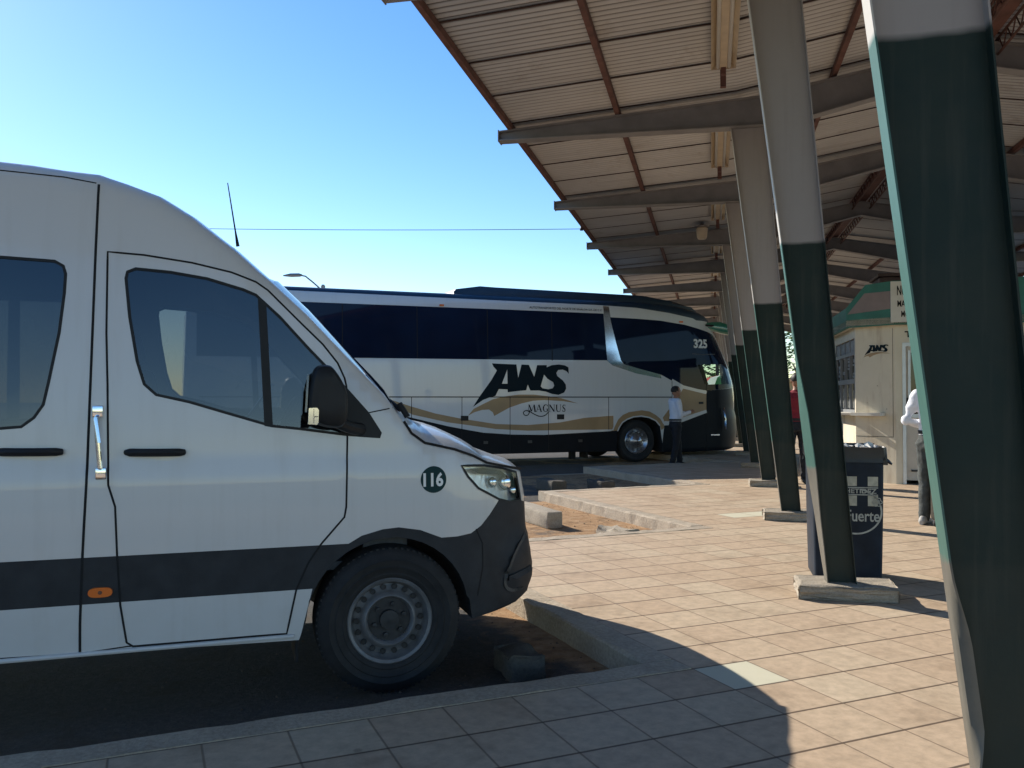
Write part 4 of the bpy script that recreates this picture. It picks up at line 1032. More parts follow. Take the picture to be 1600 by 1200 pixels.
for n in range(-3, 12):
    i0, j0 = CORN[n]; j1 = CORN[n + 1][1]; a, c = i0 - KW + .02, i0 - 13
    N = 26
    for k in range(N):
        xa, xb = a + (c - a) * (k / N) ** 1.4, a + (c - a) * ((k + 1) / N) ** 1.4
        f = bm.faces.new([bm.verts.new(p) for p in ((xb, j0 + KW - .02, ROAD), (xa, j0 + KW - .02, ROAD), (xa, j1 + .0, ROAD), (xb, j1 + .0, ROAD))])
        for l in f.loops:
            d = a - l.vert.co.x; w = .95 - d / (9.0 if n != 0 else 1.4); l[lay] = (max(0, w),) * 3 + (1,)
tag(tile_obj('parking_bay', bm, M['bay']), kind='structure')

def blob_block(name, label, i0, i1, j0, j1, h, amp, seed, grp=None, mat='concrete'):
    bm = bmesh.new(); box(bm, i0, i1, j0, j1, 0, h, bev=.03)
    bmesh.ops.subdivide_edges(bm, edges=bm.edges[:], cuts=3, use_grid_fill=True)
    rg = random.Random(seed); ph = [rg.uniform(0, 6) for _ in range(6)]
    for v in bm.verts:
        c = v.co; k = amp * (math.sin(c.x * 23 + ph[0]) * math.cos(c.y * 19 + ph[1]) + .6 * math.sin(c.y * 47 + c.z * 31 + ph[2]) + rg.uniform(-.3, .3))
        if c.z > .02: c.z += k * .9
        c.x += k * .7 * (1 if c.x > (i0 + i1) / 2 else -1); c.y += k * .5 * math.sin(c.z * 40 + ph[3])
    cx, cy = (i0 + i1) / 2, (j0 + j1) / 2
    for v in bm.verts: v.co.x -= cx; v.co.y -= cy
    o = obj(name, bm, M[mat], None, True, 40)
    o.location = TO + TI * cx + TJ * cy + Vector((0, 0, ROAD)); o.rotation_euler = (0, 0, TROT)
    return tag(o, label, 'wheel stop', grp)
G_ = 'concrete wheel stops in the parking bays'
blob_block('wheel_stop', 'pale concrete wheel stop with a clean dark end, sunlit beyond the van nose', 2.66, 2.86, 5.46, 6.5, .2, .006, 1, G_)
blob_block('wheel_stop', 'crumbled broken concrete wheel stop lying by the kerb corner in the sun', 2.90, 3.12, 4.24, 4.72, .13, .022, 5, G_)
blob_block('wheel_stop', 'dark shaded concrete wheel stop lying in front of the van tyre', .22, .42,   .82, 1.12, .13, .016, 9, G_, 'shade_concrete')
blob_block('wheel_stop', 'left one of two wheel stops lying in the coach shadow', 4.3, 4.55, 8.66, 9.3, .2, .008, 12, G_, 'shade_concrete')
blob_block('wheel_stop', 'right one of two wheel stops lying in the coach shadow', 5.15, 5.42, 8.62, 9.1, .16, .014, 15, G_, 'shade_concrete')
rg = random.Random(21); bm = bmesh.new()
for n in (0, 1, 2):
    i0, j0 = CORN[n]; j1 = CORN[n + 1][1]
    for k in range(420):
        i = i0 - KW - abs(rg.gauss(0, 1.1)) - .02; j = rg.uniform(j0 + KW, j1 - .02); s = rg.uniform(.004, .012) * (1.5 if rg.random() < .05 else 1)
        a = rg.uniform(0, 6); P = [(i + s * math.cos(a + t) * rg.uniform(.7, 1.2), j + s * math.sin(a + t) * rg.uniform(.7, 1.2), ROAD - .002) for t in (0, 1.5, 3, 4.5)]
        v = [bm.verts.new(p) for p in P]; tp = bm.verts.new((i, j, ROAD + s * rg.uniform(.5, .9)))
        for q in range(4): bm.faces.new((v[q], v[(q + 1) % 4], tp))
tag(tile_obj('gravel', bm, M['grit']), 'loose grit and small stones scattered over the parking bay floors', 'gravel', kind='stuff')
# small litter
bm = bmesh.new(); faces(bm, [(-.045, -.02, .002), (.04, -.025, .012), (.05, .02, .004), (-.04, .03, .014)], [(0, 1, 2, 3)])
o = tag(obj('paper_scrap', bm, M['paper']), 'small white scrap of paper on the asphalt in the van shade', 'litter'); o.location = (-.88, 3.72, ROAD + .005)

# ------------------------------------------------------------------ canopy
QB = [-1.2, 2.72, 6.15, 9.95, 13.7, 17.45, 21.2, 24.95, 28.7, 32.45, 36.2, 39.95, 43.7]
canopy = empty('canopy_roof', W(.8, 2.5, 4.5), CROT, 'long corrugated canopy roof on tapered grey rafters above the platform', 'canopy')
cinv = Matrix.Translation(W(.8, 2.5, 4.5)) @ Matrix.Rotation(CROT, 4, 'Z'); cinv = cinv.inverted()
def CW(p, q, z): return cinv @ W(p, q, z)
def roofz(p):
    p = min(p, 5.7 - p)
    return 4.70 + .066 * (p + 2.45) if p < .3 else 4.8815 + .165 * (p - .3)
Q0, Q1 = -4.0, 45.2
pst = [-2.40, -1.0, .3, 1.6, 2.85, 4.1, 5.4, 6.8, 8.17]
def sm2(t): t = max(0, min(1, t)); return t * t * (3 - 2 * t)
bm = bmesh.new(); rows = []; pitch = .0935; ns = 8; vlay = bm.loops.layers.color.new('valley_shade')
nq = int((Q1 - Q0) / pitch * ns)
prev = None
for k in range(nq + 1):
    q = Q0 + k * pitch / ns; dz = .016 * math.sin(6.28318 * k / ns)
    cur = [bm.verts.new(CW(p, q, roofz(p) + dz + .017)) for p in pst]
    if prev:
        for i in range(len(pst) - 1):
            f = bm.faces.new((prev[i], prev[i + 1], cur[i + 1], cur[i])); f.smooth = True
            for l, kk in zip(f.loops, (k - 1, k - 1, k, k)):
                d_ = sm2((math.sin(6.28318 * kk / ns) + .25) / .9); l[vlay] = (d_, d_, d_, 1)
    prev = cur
lapq = [6.15 + .9375 * k for k in range(-10, 42)]
for q in lapq:
    for a, c in zip(pst, pst[1:]):
        box_pts = [CW(a, q - .011, roofz(a) - .004), CW(c, q - .011, roofz(c) - .004), CW(c, q + .011, roofz(c) - .004), CW(a, q + .011, roofz(a) - .004),
                   CW(a, q - .011, roofz(a) + .004), CW(c, q - .011, roofz(c) + .004), CW(c, q + .011, roofz(c) + .004), CW(a, q + .011, roofz(a) + .004)]
        faces(bm, box_pts, [(0, 1, 2, 3), (0, 4, 5, 1), (2, 6, 7, 3)], 1)
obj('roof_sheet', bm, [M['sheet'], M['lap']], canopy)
def rafter(q):
    bot = [(-2.5, 4.50), (.80, 4.455), (2.85, 4.93), (4.9, 4.455), (8.2, 4.50)]
    top = [(-2.5, 4.62), (.55, 4.80), (2.85, 5.20), (5.15, 4.80), (8.2, 4.62)]
    bm = bmesh.new()
    def slab(L, q0, q1, t):
        for (a, c) in zip(L, L[1:]):
            v = [CW(a[0], q0, a[1]), CW(c[0], q0, c[1]), CW(c[0], q1, c[1]), CW(a[0], q1, a[1]), CW(a[0], q0, a[1] + t), CW(c[0], q0, c[1] + t), CW(c[0], q1, c[1] + t), CW(a[0], q1, a[1] + t)]
            faces(bm, v, [(0, 1, 2, 3), (4, 5, 6, 7), (0, 1, 5, 4), (3, 2, 6, 7)])
    slab(bot, q - .08, q + .08, .012); slab([(p, z - .012) for p, z in top], q - .08, q + .08, .012)
    for k in range(4):
        for dq in (-.006, .006):
            faces(bm, [CW(bot[k][0], q + dq, bot[k][1] + .012), CW(bot[k + 1][0], q + dq, bot[k + 1][1] + .012), CW(top[k + 1][0], q + dq, top[k + 1][1] - .012), CW(top[k][0], q + dq, top[k][1] - .012)], [(0, 1, 2, 3)])
    for p0 in (-2.5, 8.2):
        e = .01 if p0 > 0 else -.01
        v = [CW(p0 + d, q + s, z) for d in (0, e) for s in (-.085, .085) for z in (4.49, 4.63)]
        faces(bm, v, [(0, 1, 3, 2), (4, 5, 7, 6), (0, 1, 5, 4), (2, 3, 7, 6), (0, 2, 6, 4), (1, 3, 7, 5)])
    obj('rafter', bm, M['rafter'], canopy)
for q in QB: rafter(q)
def purlin(p, w=.055, h=.075, drop=.005):
    bm = bmesh.new(); z1 = roofz(p) - .001 - drop; z0 = z1 - h
    v = [CW(p + s, q, z) for q in (Q0 + .1, Q1 - .1) for s in (-w / 2, w / 2) for z in (z0, z1)]
    faces(bm, v, [(0, 1, 3, 2), (4, 5, 7, 6), (0, 1, 5, 4), (2, 3, 7, 6), (0, 2, 6, 4), (1, 3, 7, 5)])
    obj('purlin', bm, M['primer'], canopy)
for p in (-2.36, -1.06, 1.36, 4.35, 6.75, 8.06): purlin(p)
def lattice(p, h=.19):
    bm = bmesh.new(); z1 = roofz(p) - .02; z0 = z1 - h
    for z in (z0, z1 - .02): tube(bm, [CW(p, Q0, z), CW(p, Q1, z)], .018, 4)
    q = Q0; up = False; pts = []
    while q < Q1: pts.append(CW(p, q, z1 - .02 if up else z0)); up = not up; q += .13
    tube(bm, pts, .008, 4, cap=False)
    obj('lattice_girder', bm, M['primer'], canopy)
for p in (2.70, 3.02): lattice(p)
for p in (2.86,): purlin(p, .2, .05, .03)
# fluorescent fixtures: one per bay
def fixture(k, q0):
    t = empty('fluorescent_fixture', W(.14, q0 + 1.22, 4.80), CROT + R(90), None, None)
    bm = bmesh.new(); prof = [(-.125, -.035), (-.075, .03), (-.075, .05), (.075, .05), (.075, .03), (.125, -.035)]
    L = 1.22
    a = [bm.verts.new((-L, y, z)) for y, z in prof]; c = [bm.verts.new((L, y, z)) for y, z in prof]
    for i in range(5): bm.faces.new((a[i], a[i + 1], c[i + 1], c[i]))
    bm.faces.new(a); bm.faces.new(c); box(bm, -L, L, -.035, .035, -.02, .028)
    for x in (-L + .1, L - .1): box(bm, x - .03, x + .03, -.03, .03, .05, .08)
    obj('reflector', bm, M['cream_metal'], t)
    for y in (-.056, .056):
        bm = bmesh.new(); tube(bm, [(-L + .04, y, -.025), (L - .04, y, -.025)], .019, 10); obj('lamp_tube', bm, M['tube'], t)
    bm = bmesh.new(); box(bm, L - .02, L + .05, -.025, .025, -.09, .0); box(bm, L + .2, L + .26, -.03, .03, -.14, .08); obj('bracket', bm, M['primer'], t)
    return tag(t, 'cream twin-tube fluorescent fixture between the %s and %s rafters from the camera' % (ordw(k), ordw(k + 1)) if k else 'cream twin-tube fluorescent fixture cut off by the top edge of the picture', 'light fixture', 'fluorescent fixtures along the column line')
for k, q in enumerate(QB[2:-1]): fixture(k, q + .32)

# ------------------------------------------------------------------ columns
def col_l(z): return .776 - .122 * z
def col_r(z): return .966 - .081 * z
def column(q, label, bend=None, wide=0):
    root = empty('steel_column', W(.88, q, 0), CROT, label, 'column', 'tapered steel columns of the canopy')
    inv = (Matrix.Translation(W(.88, q, 0)) @ Matrix.Rotation(CROT, 4, 'Z')).inverted()
    L = lambda p, dq, z: inv @ W(p, q + dq, z)
    ZB, ZT = .1, 4.455
    col_r = lambda z: .966 - .081 * z + wide
    n = 90; zs = [ZB + (ZT - ZB) * k / n for k in range(n + 1)]
    # web (a thin plate in the frame plane)
    bm = bmesh.new(); a = []
    for z in zs:
        e = col_l(z) + .006 + (max(0, bend(z, 0)[0]) if bend else 0)
        a.append([bm.verts.new(L(e, -.006, z)), bm.verts.new(L(col_r(z) - .008, -.006, z)), bm.verts.new(L(col_r(z) - .008, .006, z)), bm.verts.new(L(e, .006, z))])
    for r, s in zip(a, a[1:]):
        for k in range(4): bm.faces.new((r[k], r[(k + 1) % 4], s[(k + 1) % 4], s[k]))
    obj('web', bm, M['column'], root)
    for side, fn, nm in ((0, col_l, 'flange'), (1, col_r, 'flange')):
        bm = bmesh.new(); dqs = [-.05, -.04, -.02, 0, .02, .04, .05]; g = []
        for z in zs:
            row = []
            for dq in dqs:
                d = bend(z, dq) if (bend and side == 0) else (0, 0)
                p = fn(z) + (0 if side == 0 else -.008)
                row.append((p + d[0], dq + d[1], z))
            g.append(row)
        f0 = [[bm.verts.new(L(*c)) for c in r] for r in g]; f1 = [[bm.verts.new(L(c[0] + .006, c[1], c[2])) for c in r] for r in g]
        for i in range(n):
            for k in range(6):
                q1 = bm.faces.new((f0[i][k], f0[i][k + 1], f0[i + 1][k + 1], f0[i + 1][k])); q1.smooth = True; q1.material_index = 1 if side == 0 else 0
                q2 = bm.faces.new((f1[i][k], f1[i][k + 1], f1[i + 1][k + 1], f1[i + 1][k])); q2.smooth = True
            for k in (0, 6): bm.faces.new((f0[i][k], f0[i + 1][k], f1[i + 1][k], f1[i][k])).material_index = 1 if side == 0 else 0
        bmesh.ops.recalc_face_normals(bm, faces=bm.faces[:])
        obj(nm, bm, [M['column'], M['column_edge_lit']], root, True, 40)
    # plinth, chipped
    rg = random.Random(int(q * 10)); bm = bmesh.new()
    box(bm, -.30, .33, -.14, .20, 0, .1, bev=.012); bmesh.ops.subdivide_edges(bm, edges=bm.edges[:], cuts=4, use_grid_fill=True)
    for v in bm.verts:
        if v.co.z > .001:
            k = .006 * math.sin(v.co.x * 19 + q) * math.cos(v.co.y * 23 + 2 * q) + rg.uniform(-.008, .008)
            v.co.z += k * .5
            if v.co.y < -.1: v.co.y += k * 1.6 + .02 * max(0, math.sin(v.co.x * 9 + q * 3)) * (1.1 - v.co.z * 8)
            if v.co.x < -.25: v.co.x += k * 1.5
    obj('plinth', bm, M['concrete'], root)
    return root
def sm(t): t = max(0, min(1, t)); return t * t * (3 - 2 * t)
def bend_near(z, dq):
    a = sm((z - .26) / .14) * sm((.87 - z) / .25); w = max(0, (.01 - dq) / .07)
    return (.050 * a * w ** 3, .04 * a * w ** 2)
BTAB = [(.1, .005), (.22, .012), (.35, .018), (.5, .022), (.65, .030), (.74, .037), (.85, .045), (1.0, .047), (1.12, .044), (1.26, .042), (1.38, .028), (1.46, .020), (1.58, .006), (1.66, 0), (9, 0)]
def bend_second(z, dq):
    d = 0
    for (z0, d0), (z1, d1) in zip(BTAB, BTAB[1:]):
        if z0 <= z <= z1: d = d0 + (d1 - d0) * (z - z0) / (z1 - z0); break
    w = max(0, (.05 - dq) / .10)
    return (1.05 * d * (w - .45), 0)
LBL = ['massive dark green steel column at the right edge, nearest the camera, its edge plate buckled low down',
       'grey and green column with wavy bent edge plate, standing in front of the refuse bin',
       'column just left of the one by the refuse bin, plinth sunlit on three sides',
       'column at the edge of the coach shadow, fourth from the camera',
       'fifth column from the camera, its foot inside the coach shadow']
for k, q in enumerate(QB[1:]):
    lb = LBL[k] if k < len(LBL) else '%s column of the receding row counted from the camera, beyond the coach nose' % ordw(k)
    column(q, lb, bend_near if k == 0 else bend_second if k == 1 else None, .03 if k == 0 else 0 if k == 1 else .016)

# small hanging lamp on the fourth frame
t = empty('hanging_lamp', W(-.16, 16.95, 4.66), CROT, 'small round cream lamp hanging below the roof beside a rafter', 'lamp')
bm = bmesh.new(); lathe(bm, [(.001, -.15), (.075, -.15), (.1, -.11), (.115, .06), (.09, .09), (.001, .09)], 20, 'Z'); obj('lamp_shade', bm, M['cream_metal'], t, True)
bm = bmesh.new(); lathe(bm, [(.001, .085), (.14, .085), (.15, .10), (.04, .14), (.03, .17), (.001, .17)], 20, 'Z'); tube(bm, [(0, 0, .16), (.0, .46, .05)], .014, 6); obj('lamp_bracket', bm, M['rafter'], t, True)

# ------------------------------------------------------------------ refuse bin
BIN = W(.98, 6.86, 0)
bn = empty('refuse_bin', BIN, CROT, 'tall dark blue refuse bin with faded white print and black liner behind a column', 'bin')
bm = bmesh.new()
def rrect(hx, hy, r, z, n=4):
    o = []
    for cx, cy, a0 in ((hx - r, hy - r, 0), (-hx + r, hy - r, 90), (-hx + r, -hy + r, 180), (hx - r, -hy + r, 270)):
        o += [(cx + r * math.cos(R(a0 + 90 * k / n)), cy + r * math.sin(R(a0 + 90 * k / n)), z) for k in range(n + 1)]
    return o
def loft(bm, rings, cap0=False, cap1=False, mi=0):
    V = [[bm.verts.new(p) for p in r] for r in rings]
    for a, c in zip(V, V[1:]):
        for k in range(len(a)):
            f = bm.faces.new((a[k], a[(k + 1) % len(a)], c[(k + 1) % len(a)], c[k])); f.smooth = True; f.material_index = mi
    if cap0: bm.faces.new(V[0]).material_index = mi
    if cap1: bm.faces.new(V[-1]).material_index = mi
loft(bm, [rrect(.235, .235, .03, .02), rrect(.245, .245, .03, .5), rrect(.25, .25, .03, .98), rrect(.232, .232, .03, .98), rrect(.225, .225, .03, .1)], True, True)
obj('bin_body', bm, M['bin'], bn, True)
rg = random.Random(4); bm = bmesh.new(); rings = []
for (h, z, a) in ((.222, .80, .0), (.225, .95, .004), (.24, 1.005, .008), (.262, 1.0, .008), (.268, .93, .01), (.262, .885, .016)):
    rings.append([(x + rg.uniform(-a, a), y + rg.uniform(-a, a), zz + rg.uniform(-a, a)) for x, y, zz in rrect(h, h, .035, z, 6)])
loft(bm, rings); tube(bm, [(.26, -.2, .91), (.285, -.2, .895), (.31, -.19, .875)], [.02, .014, .008], 6); obj('bin_liner', bm, M['liner'], bn, True, 50)
bm = bmesh.new()
for k in range(11):
    x, y = rg.uniform(-.06, .2), rg.uniform(-.2, .1); t = Matrix.Translation((x, y, .97 + rg.uniform(0, .03))) @ Matrix.Rotation(rg.uniform(0, 6), 4, 'Z') @ Matrix.Rotation(rg.uniform(.2, 1.2), 4, 'X')
    faces(bm, [t @ Vector(p) for p in ((-.04, -.02, 0), (.035, -.025, .012), (.04, .02, -.004), (0, .03, .014), (-.035, .02, 0))], [(0, 1, 2), (0, 2, 3), (0, 3, 4)])
rub = obj('paper_rubbish', bm, M['paper']); rub.location = BIN; rub.rotation_euler = (0, 0, CROT); tag(rub, 'crumpled white paper rubbish heaped in the top of the bin', 'rubbish')
bm = bmesh.new(); FN = lambda x, z: Vector((x + .05, -.2352 - .0156 * z - .003, z))   # front face of the body
hx = -.035
def rect2(x0, x1, z0, z1, mi): faces(bm, [FN(x0, z0), FN(x1, z0), FN(x1, z1), FN(x0, z1)], [(0, 1, 2, 3)], mi)
for (a, c) in ((-.075, .01), (.085, .155)): rect2(a, c, .715, .785, 1); rect2(a, c, .57, .645, 1)
rect2(-.075, .155, .70, .708, 0); rect2(-.06, .155, .648, .655, 0)
put_text(bm, 'HETIDEZ', lambda u, w: FN(-.07 + .215 * u, .662 + .034 * w), 0, bold=.02)
put_text(bm, 'elFuerte', lambda u, w: FN(-.13 + .295 * u, .455 + .085 * w), 0, bold=.015)
def arc2(cx, cz, rx, rz, a0, a1, w, mi=0, n=28):
    P = [(cx + rx * math.cos(R(a0 + (a1 - a0) * k / n)), cz + rz * math.sin(R(a0 + (a1 - a0) * k / n))) for k in range(n + 1)]
    for a, c in zip(P, P[1:]):
        v = Vector((c[0] - a[0], c[1] - a[1])); q = Vector((-v.y, v.x)).normalized() * w / 2
        faces(bm, [FN(a[0] + q.x, a[1] + q.y), FN(c[0] + q.x, c[1] + q.y), FN(c[0] - q.x, c[1] - q.y), FN(a[0] - q.x, a[1] - q.y)], [(0, 1, 2, 3)], mi)
arc2(.0, .53, .178, .165, -120, 78, .012); arc2(.0, .53, .178, .165, 130, 165, .02)
for k in range(6): a = 6.28318 * k / 6; arc2(.15 + .022 * math.cos(a), .60 + .022 * math.sin(a), .011, .011, 0, 360, .006, 0, 10)
obj('bin_print', bm, [M['faded_white'], M['faded_cream']], bn)

# ------------------------------------------------------------------ ticket booth
C0 = Vector((5.715, 13.995, 0)); DA = Vector((.643, -.766, 0))
B1 = C0; B2 = C0 + DA * .67; B0 = C0 + CQ * 2.6; B3 = B2 + CP * 2.7; B4 = B3 + CQ * 3.3; B5 = B0 + CP * 3.05
plan = [B0, B1, B2, B3, B4, B5]
booth = empty('ticket_booth', C0, 0, 'cream ticket booth with green fascia, side window and dark logo', 'booth')
binv = lambda v: Vector(v) - C0
def wall_seg(bm, a, c, z0, z1, t=.08, mi=0, lift=0):
    d = (c - a).normalized(); nrm = Vector((d.y, -d.x, 0)) * -1
    inn = [a + nrm * t * s for s in (0, 1)]
    v = [binv(p + Vector((0, 0, z))) for z in (z0, z1) for p in (a - nrm * lift, c - nrm * lift, c + nrm * t, a + nrm * t)]
    faces(bm, v, [(0, 1, 2, 3), (4, 5, 6, 7), (0, 1, 5, 4), (1, 2, 6, 5), (2, 3, 7, 6), (3, 0, 4, 7)], mi)
bm = bmesh.new()
# window face with an opening, AWS face, door face with an opening
wa, wb = B0 + (B1 - B0) * .12, B0 + (B1 - B0) * .97
wall_seg(bm, B0, wa, 0, 2.6); wall_seg(bm, wb, B1, 0, 2.6); wall_seg(bm, wa, wb, 0, 1.12); wall_seg(bm, wa, wb, 2.38, 2.6)
wall_seg(bm, B1, B2, 0, 2.6)
da, db = B2 + CP * .10, B2 + CP * 1.05
wall_seg(bm, B2, da, 0, 2.6); wall_seg(bm, da, db, 2.26, 2.6); wall_seg(bm, db, B3, 0, 2.6); wall_seg(bm, B3, B4, 0, 2.6); wall_seg(bm, B4, B5, 0, 2.6, mi=1); wall_seg(bm, B5, B0, 0, 2.6, mi=1)  # unseen back walls made dark green to dull their reflection in the coach glass
obj('booth_wall', bm, [M['cream'], M['fascia_green']], booth)
bm = bmesh.new()
def plate(bm, a, c, z0, z1, off, mi=0, t=.012): wall_seg(bm, a + (c - a) * 0, c, z0, z1, t, mi, off)
for s, e in ((.0, 1.0),):
    plate(bm, B1 + DA * .005, B2 - DA * .04, .745, .752, .003)
    plate(bm, B2 - DA * .045, B2 - DA * .04, .75, 2.5, .003)
obj('wall_groove', bm, M['gap'], booth)
# roof slab + fascia
def off_poly(P, d):
    o = []; n = len(P)
    for k in range(n):
        e0 = (P[k] - P[k - 1]).normalized(); e1 = (P[(k + 1) % n] - P[k]).normalized()
        n0 = Vector((e0.y, -e0.x, 0)); n1 = Vector((e1.y, -e1.x, 0)); b_ = (n0 + n1); b_ = b_ / (b_.length_squared) * 2 * d / 1
        o.append(P[k] + b_ * .5 * 1)
    return o
cen = sum(plan, Vector()) / 6
OP = off_poly(plan, .30)
if (OP[0] - cen).length < (plan[0] - cen).length: OP = off_poly(plan, -.30)
bm = bmesh.new(); n = len(OP)
a = [bm.verts.new(binv(p + Vector((0, 0, 2.56)))) for p in OP]; c = [bm.verts.new(binv(p + Vector((0, 0, 2.66)))) for p in OP]
bm.faces.new(a); bm.faces.new(c)
for k in range(n): bm.faces.new((a[k], a[(k + 1) % n], c[(k + 1) % n], c[k]))
obj('booth_roof', bm, M['cream'], booth)
bm = bmesh.new()
def fascia(a, c, prof, mi, t=.05, lift=.0):
    d = (c - a); L = d.length; d.normalize(); nrm = Vector((d.y, -d.x, 0)) * -1
    P = [(x * L, z) for x, z in prof]
    prism(bm, P, lambda x, z, tt: binv(a + d * x + nrm * tt + Vector((0, 0, z))), mi, -lift, t)
fascia(OP[0], OP[1], [(0, 2.54), (1, 2.54), (1, 2.87), (0, 2.87)], 0)
fascia(OP[1], OP[2], [(0, 2.54), (1, 2.54), (1, 3.24), (.42, 3.22), (0, 2.87)], 0)
fascia(OP[1], OP[2], [(.03, 2.76), (1, 2.80), (1, 3.08), (.40, 3.08)], 1, .01, .008)
fascia(OP[2], OP[3], [(0, 2.54), (1, 2.54), (1, 3.24), (0, 3.24)], 0)
fascia(OP[3], OP[4], [(0, 2.54), (1, 2.54), (1, 3.24), (0, 3.24)], 0)
obj('fascia', bm, [M['fascia_green'], M['fascia_mauve']], booth)
# window with bars, posters
wd = (wb - wa); wL = wd.length; wd.normalize(); wn = Vector((wd.y, -wd.x, 0)) * -1
if wn.dot(CP) < 0: wn = -wn      # wn points into the booth
def WF(x, z, t): return binv(wa + wd * x + wn * t + Vector((0, 0, z)))
bm = bmesh.new(); prism(bm, [(0, 1.12), (wL, 1.12), (wL, 2.38), (0, 2.38)], WF, 0, .05, .06); wdw = obj('booth_window', bm, M['dark_glass'], booth)
bm = bmesh.new()
def bar(x0, x1, z0, z1, t0=.0, t1=.045, mi=0): prism(bm, [(x0, z0), (x1, z0), (x1, z1), (x0, z1)], WF, mi, t0, t1)
for x in (0, wL * .25, wL * .5, wL * .75, wL - .04): bar(x, x + .035, 1.12, 2.38)
bar(0, wL, 1.12, 1.18, -.005); bar(0, wL, 1.62, 1.70, -.004); bar(0, wL, 2.10, 2.16, -.003)
obj('window_frame', bm, M['frame_grey'], wdw)
bm = bmesh.new(); rg = random.Random(8)
for x0 in (.06, wL * .25 + .06, wL * .5 + .06, wL * .75 + .06):
    z = 1.72
    while z < 2.08:
        h = rg.uniform(.025, .07); 
        if rg.random() < .5: bar(x0 + rg.uniform(0, .05), x0 + wL * .25 - .07 - rg.uniform(0, .12), z, z + h, .043, .049)
        z += h + rg.uniform(.012, .04)
    for k in range(2): bar(x0 + .02 + .15 * k, x0 + .02 + .15 * k + rg.uniform(.03, .09), 1.2, 1.6 - rg.uniform(0, .1), .043, .049)
for x0 in (.05, wL * .5): bar(x0, x0 + wL * .45, 2.17, 2.36, .02, .03)
obj('window_notice', bm, M['notice_grey'], wdw)
# counter shelves
bm = bmesh.new()
def shelf(a, c, z, d, t=.035):
    e = (c - a).normalized(); nr = Vector((e.y, -e.x, 0)); nr = nr if (a + nr - cen).length > (a - nr - cen).length else -nr
    v = [binv(p + Vector((0, 0, zz))) for zz in (z, z + t) for p in (a + nr * .004, c + nr * .004, c + nr * d, a + nr * d)]
    faces(bm, v, [(0, 1, 2, 3), (4, 5, 6, 7), (0, 1, 5, 4), (1, 2, 6, 5), (2, 3, 7, 6), (3, 0, 4, 7)])
shelf(B0 + CQ * -.2, B1 + CQ * .02, 1.09, .26); shelf(B1 + DA * .0, B1 + DA * .50, 1.085, .17, .05)
obj('counter_shelf', bm, M['sign_white'], booth)
# door
dd = CP; dn = CQ
def DF(x, z, t): return binv(da + dd * x + dn * t + Vector((0, 0, z)))
bm = bmesh.new(); prism(bm, [(.05, .06), (.90, .06), (.90, 2.2), (.05, 2.2)], DF, 0, .04, .07); dr = obj('booth_door', bm, M['door_grey'], booth)
bm = bmesh.new(); prism(bm, [(.13, 1.12), (.82, 1.12), (.82, 2.1), (.13, 2.1)], DF, 0, .03, .039); obj('door_pane', bm, M['dark_glass'], dr)
bm = bmesh.new()
for r in ((0, .05, 0, 2.26), (.90, .95, 0, 2.26), (.05, .9, 2.2, 2.26)): prism(bm, [(r[0], r[2]), (r[1], r[2]), (r[1], r[3]), (r[0], r[3])], DF, 0, -.01, .07)
prism(bm, [(.09, 1.06), (.86, 1.06), (.86, 1.12), (.09, 1.12)], DF, 0, .025, .04); prism(bm, [(.09, 1.12), (.13, 1.12), (.13, 2.14), (.09, 2.14)], DF, 0, .025, .04); obj('door_frame', bm, M['alu'], dr)
bm = bmesh.new(); prism(bm, [(.13, .2), (.85, .2), (.85, .23), (.13, .23)], DF, 0, .02, .039); prism(bm, [(.07, 1.25), (.09, 1.25), (.09, 1.38), (.07, 1.38)], DF, 0, .0, .03); obj('door_handle', bm, M['steel_dark'], dr)
# logo on the wall, lettering over the door, fascia sign
def AF(x, z, t=0): return binv(B1 + DA * x + Vector((-.766, -.643, 0)) * (.004 + t) + Vector((0, 0, z)))
ax0, ax1 = min(p[0] for p in BT['A']), max(p[0] for p in BT['A'])
def logo(P): return [(.16 + (x - ax0) / (ax1 - ax0) * .40, 2.075 + (z - 1.319) * .40 / (ax1 - ax0) * 1.0) for x, z in P]
bm = bmesh.new()
V, F = cdt_fill(logo(BT['A']), [logo(BT['Ahole']), logo(BT['Shole'])]); faces(bm, [AF(x, z, .002) for x, z in V], F, 0)
V, F = cdt_fill(logo(BT['sw'])); faces(bm, [AF(x, z, .001) for x, z in V], F, 1)
obj('wall_logo', bm, [M['logo'], M['gold']], booth)
bm = bmesh.new(); put_text(bm, 'TA', lambda u, w: binv(B2 + CP * (.14 + .235 * u) - CQ * .004 + Vector((0, 0, 2.345 + .10 * w))), bold=.035); obj('door_lettering', bm, M['text_black'], booth)
bm = bmesh.new(); sd = (OP[3] - OP[2]).normalized(); sn = Vector((sd.y, -sd.x, 0)); sn = sn if sn.dot(CQ) < 0 else -sn
def SF(x, z, t): return binv(OP[2] + sd * x + sn * t + Vector((0, 0, z)))
prism(bm, [(-.045, 2.575), (.60, 2.575), (.60, 3.225), (-.045, 3.225)], SF, 0, .002, .03)
for tx, x0, w_, z0, h in (('NU', .045, .13, 3.00, .155), ('MAZ', .05, .17, 2.82, .10), ('MO', .105, .12, 2.655, .10)): put_text(bm, tx, lambda u, w: SF(x0 + w_ * u, z0 + h * w, .033), 1, bold=.02)
obj('fascia_sign', bm, [M['sign_white'], M['text_black']], booth)
tk = empty('roof_tank', OP[1] + DA * .42 + Vector((0, 0, 2.66)) + CQ * .9 + CP * .3, CROT, 'dark brown box standing on the booth roof behind the fascia', 'tank')
bm = bmesh.new(); box(bm, 0, 1.5, 0, .8, .1, .80, bev=.05); obj('tank_body', bm, M['tank'], tk)
bm = bmesh.new(); box(bm, -.03, 1.53, -.03, .83, .80, .86, bev=.02)
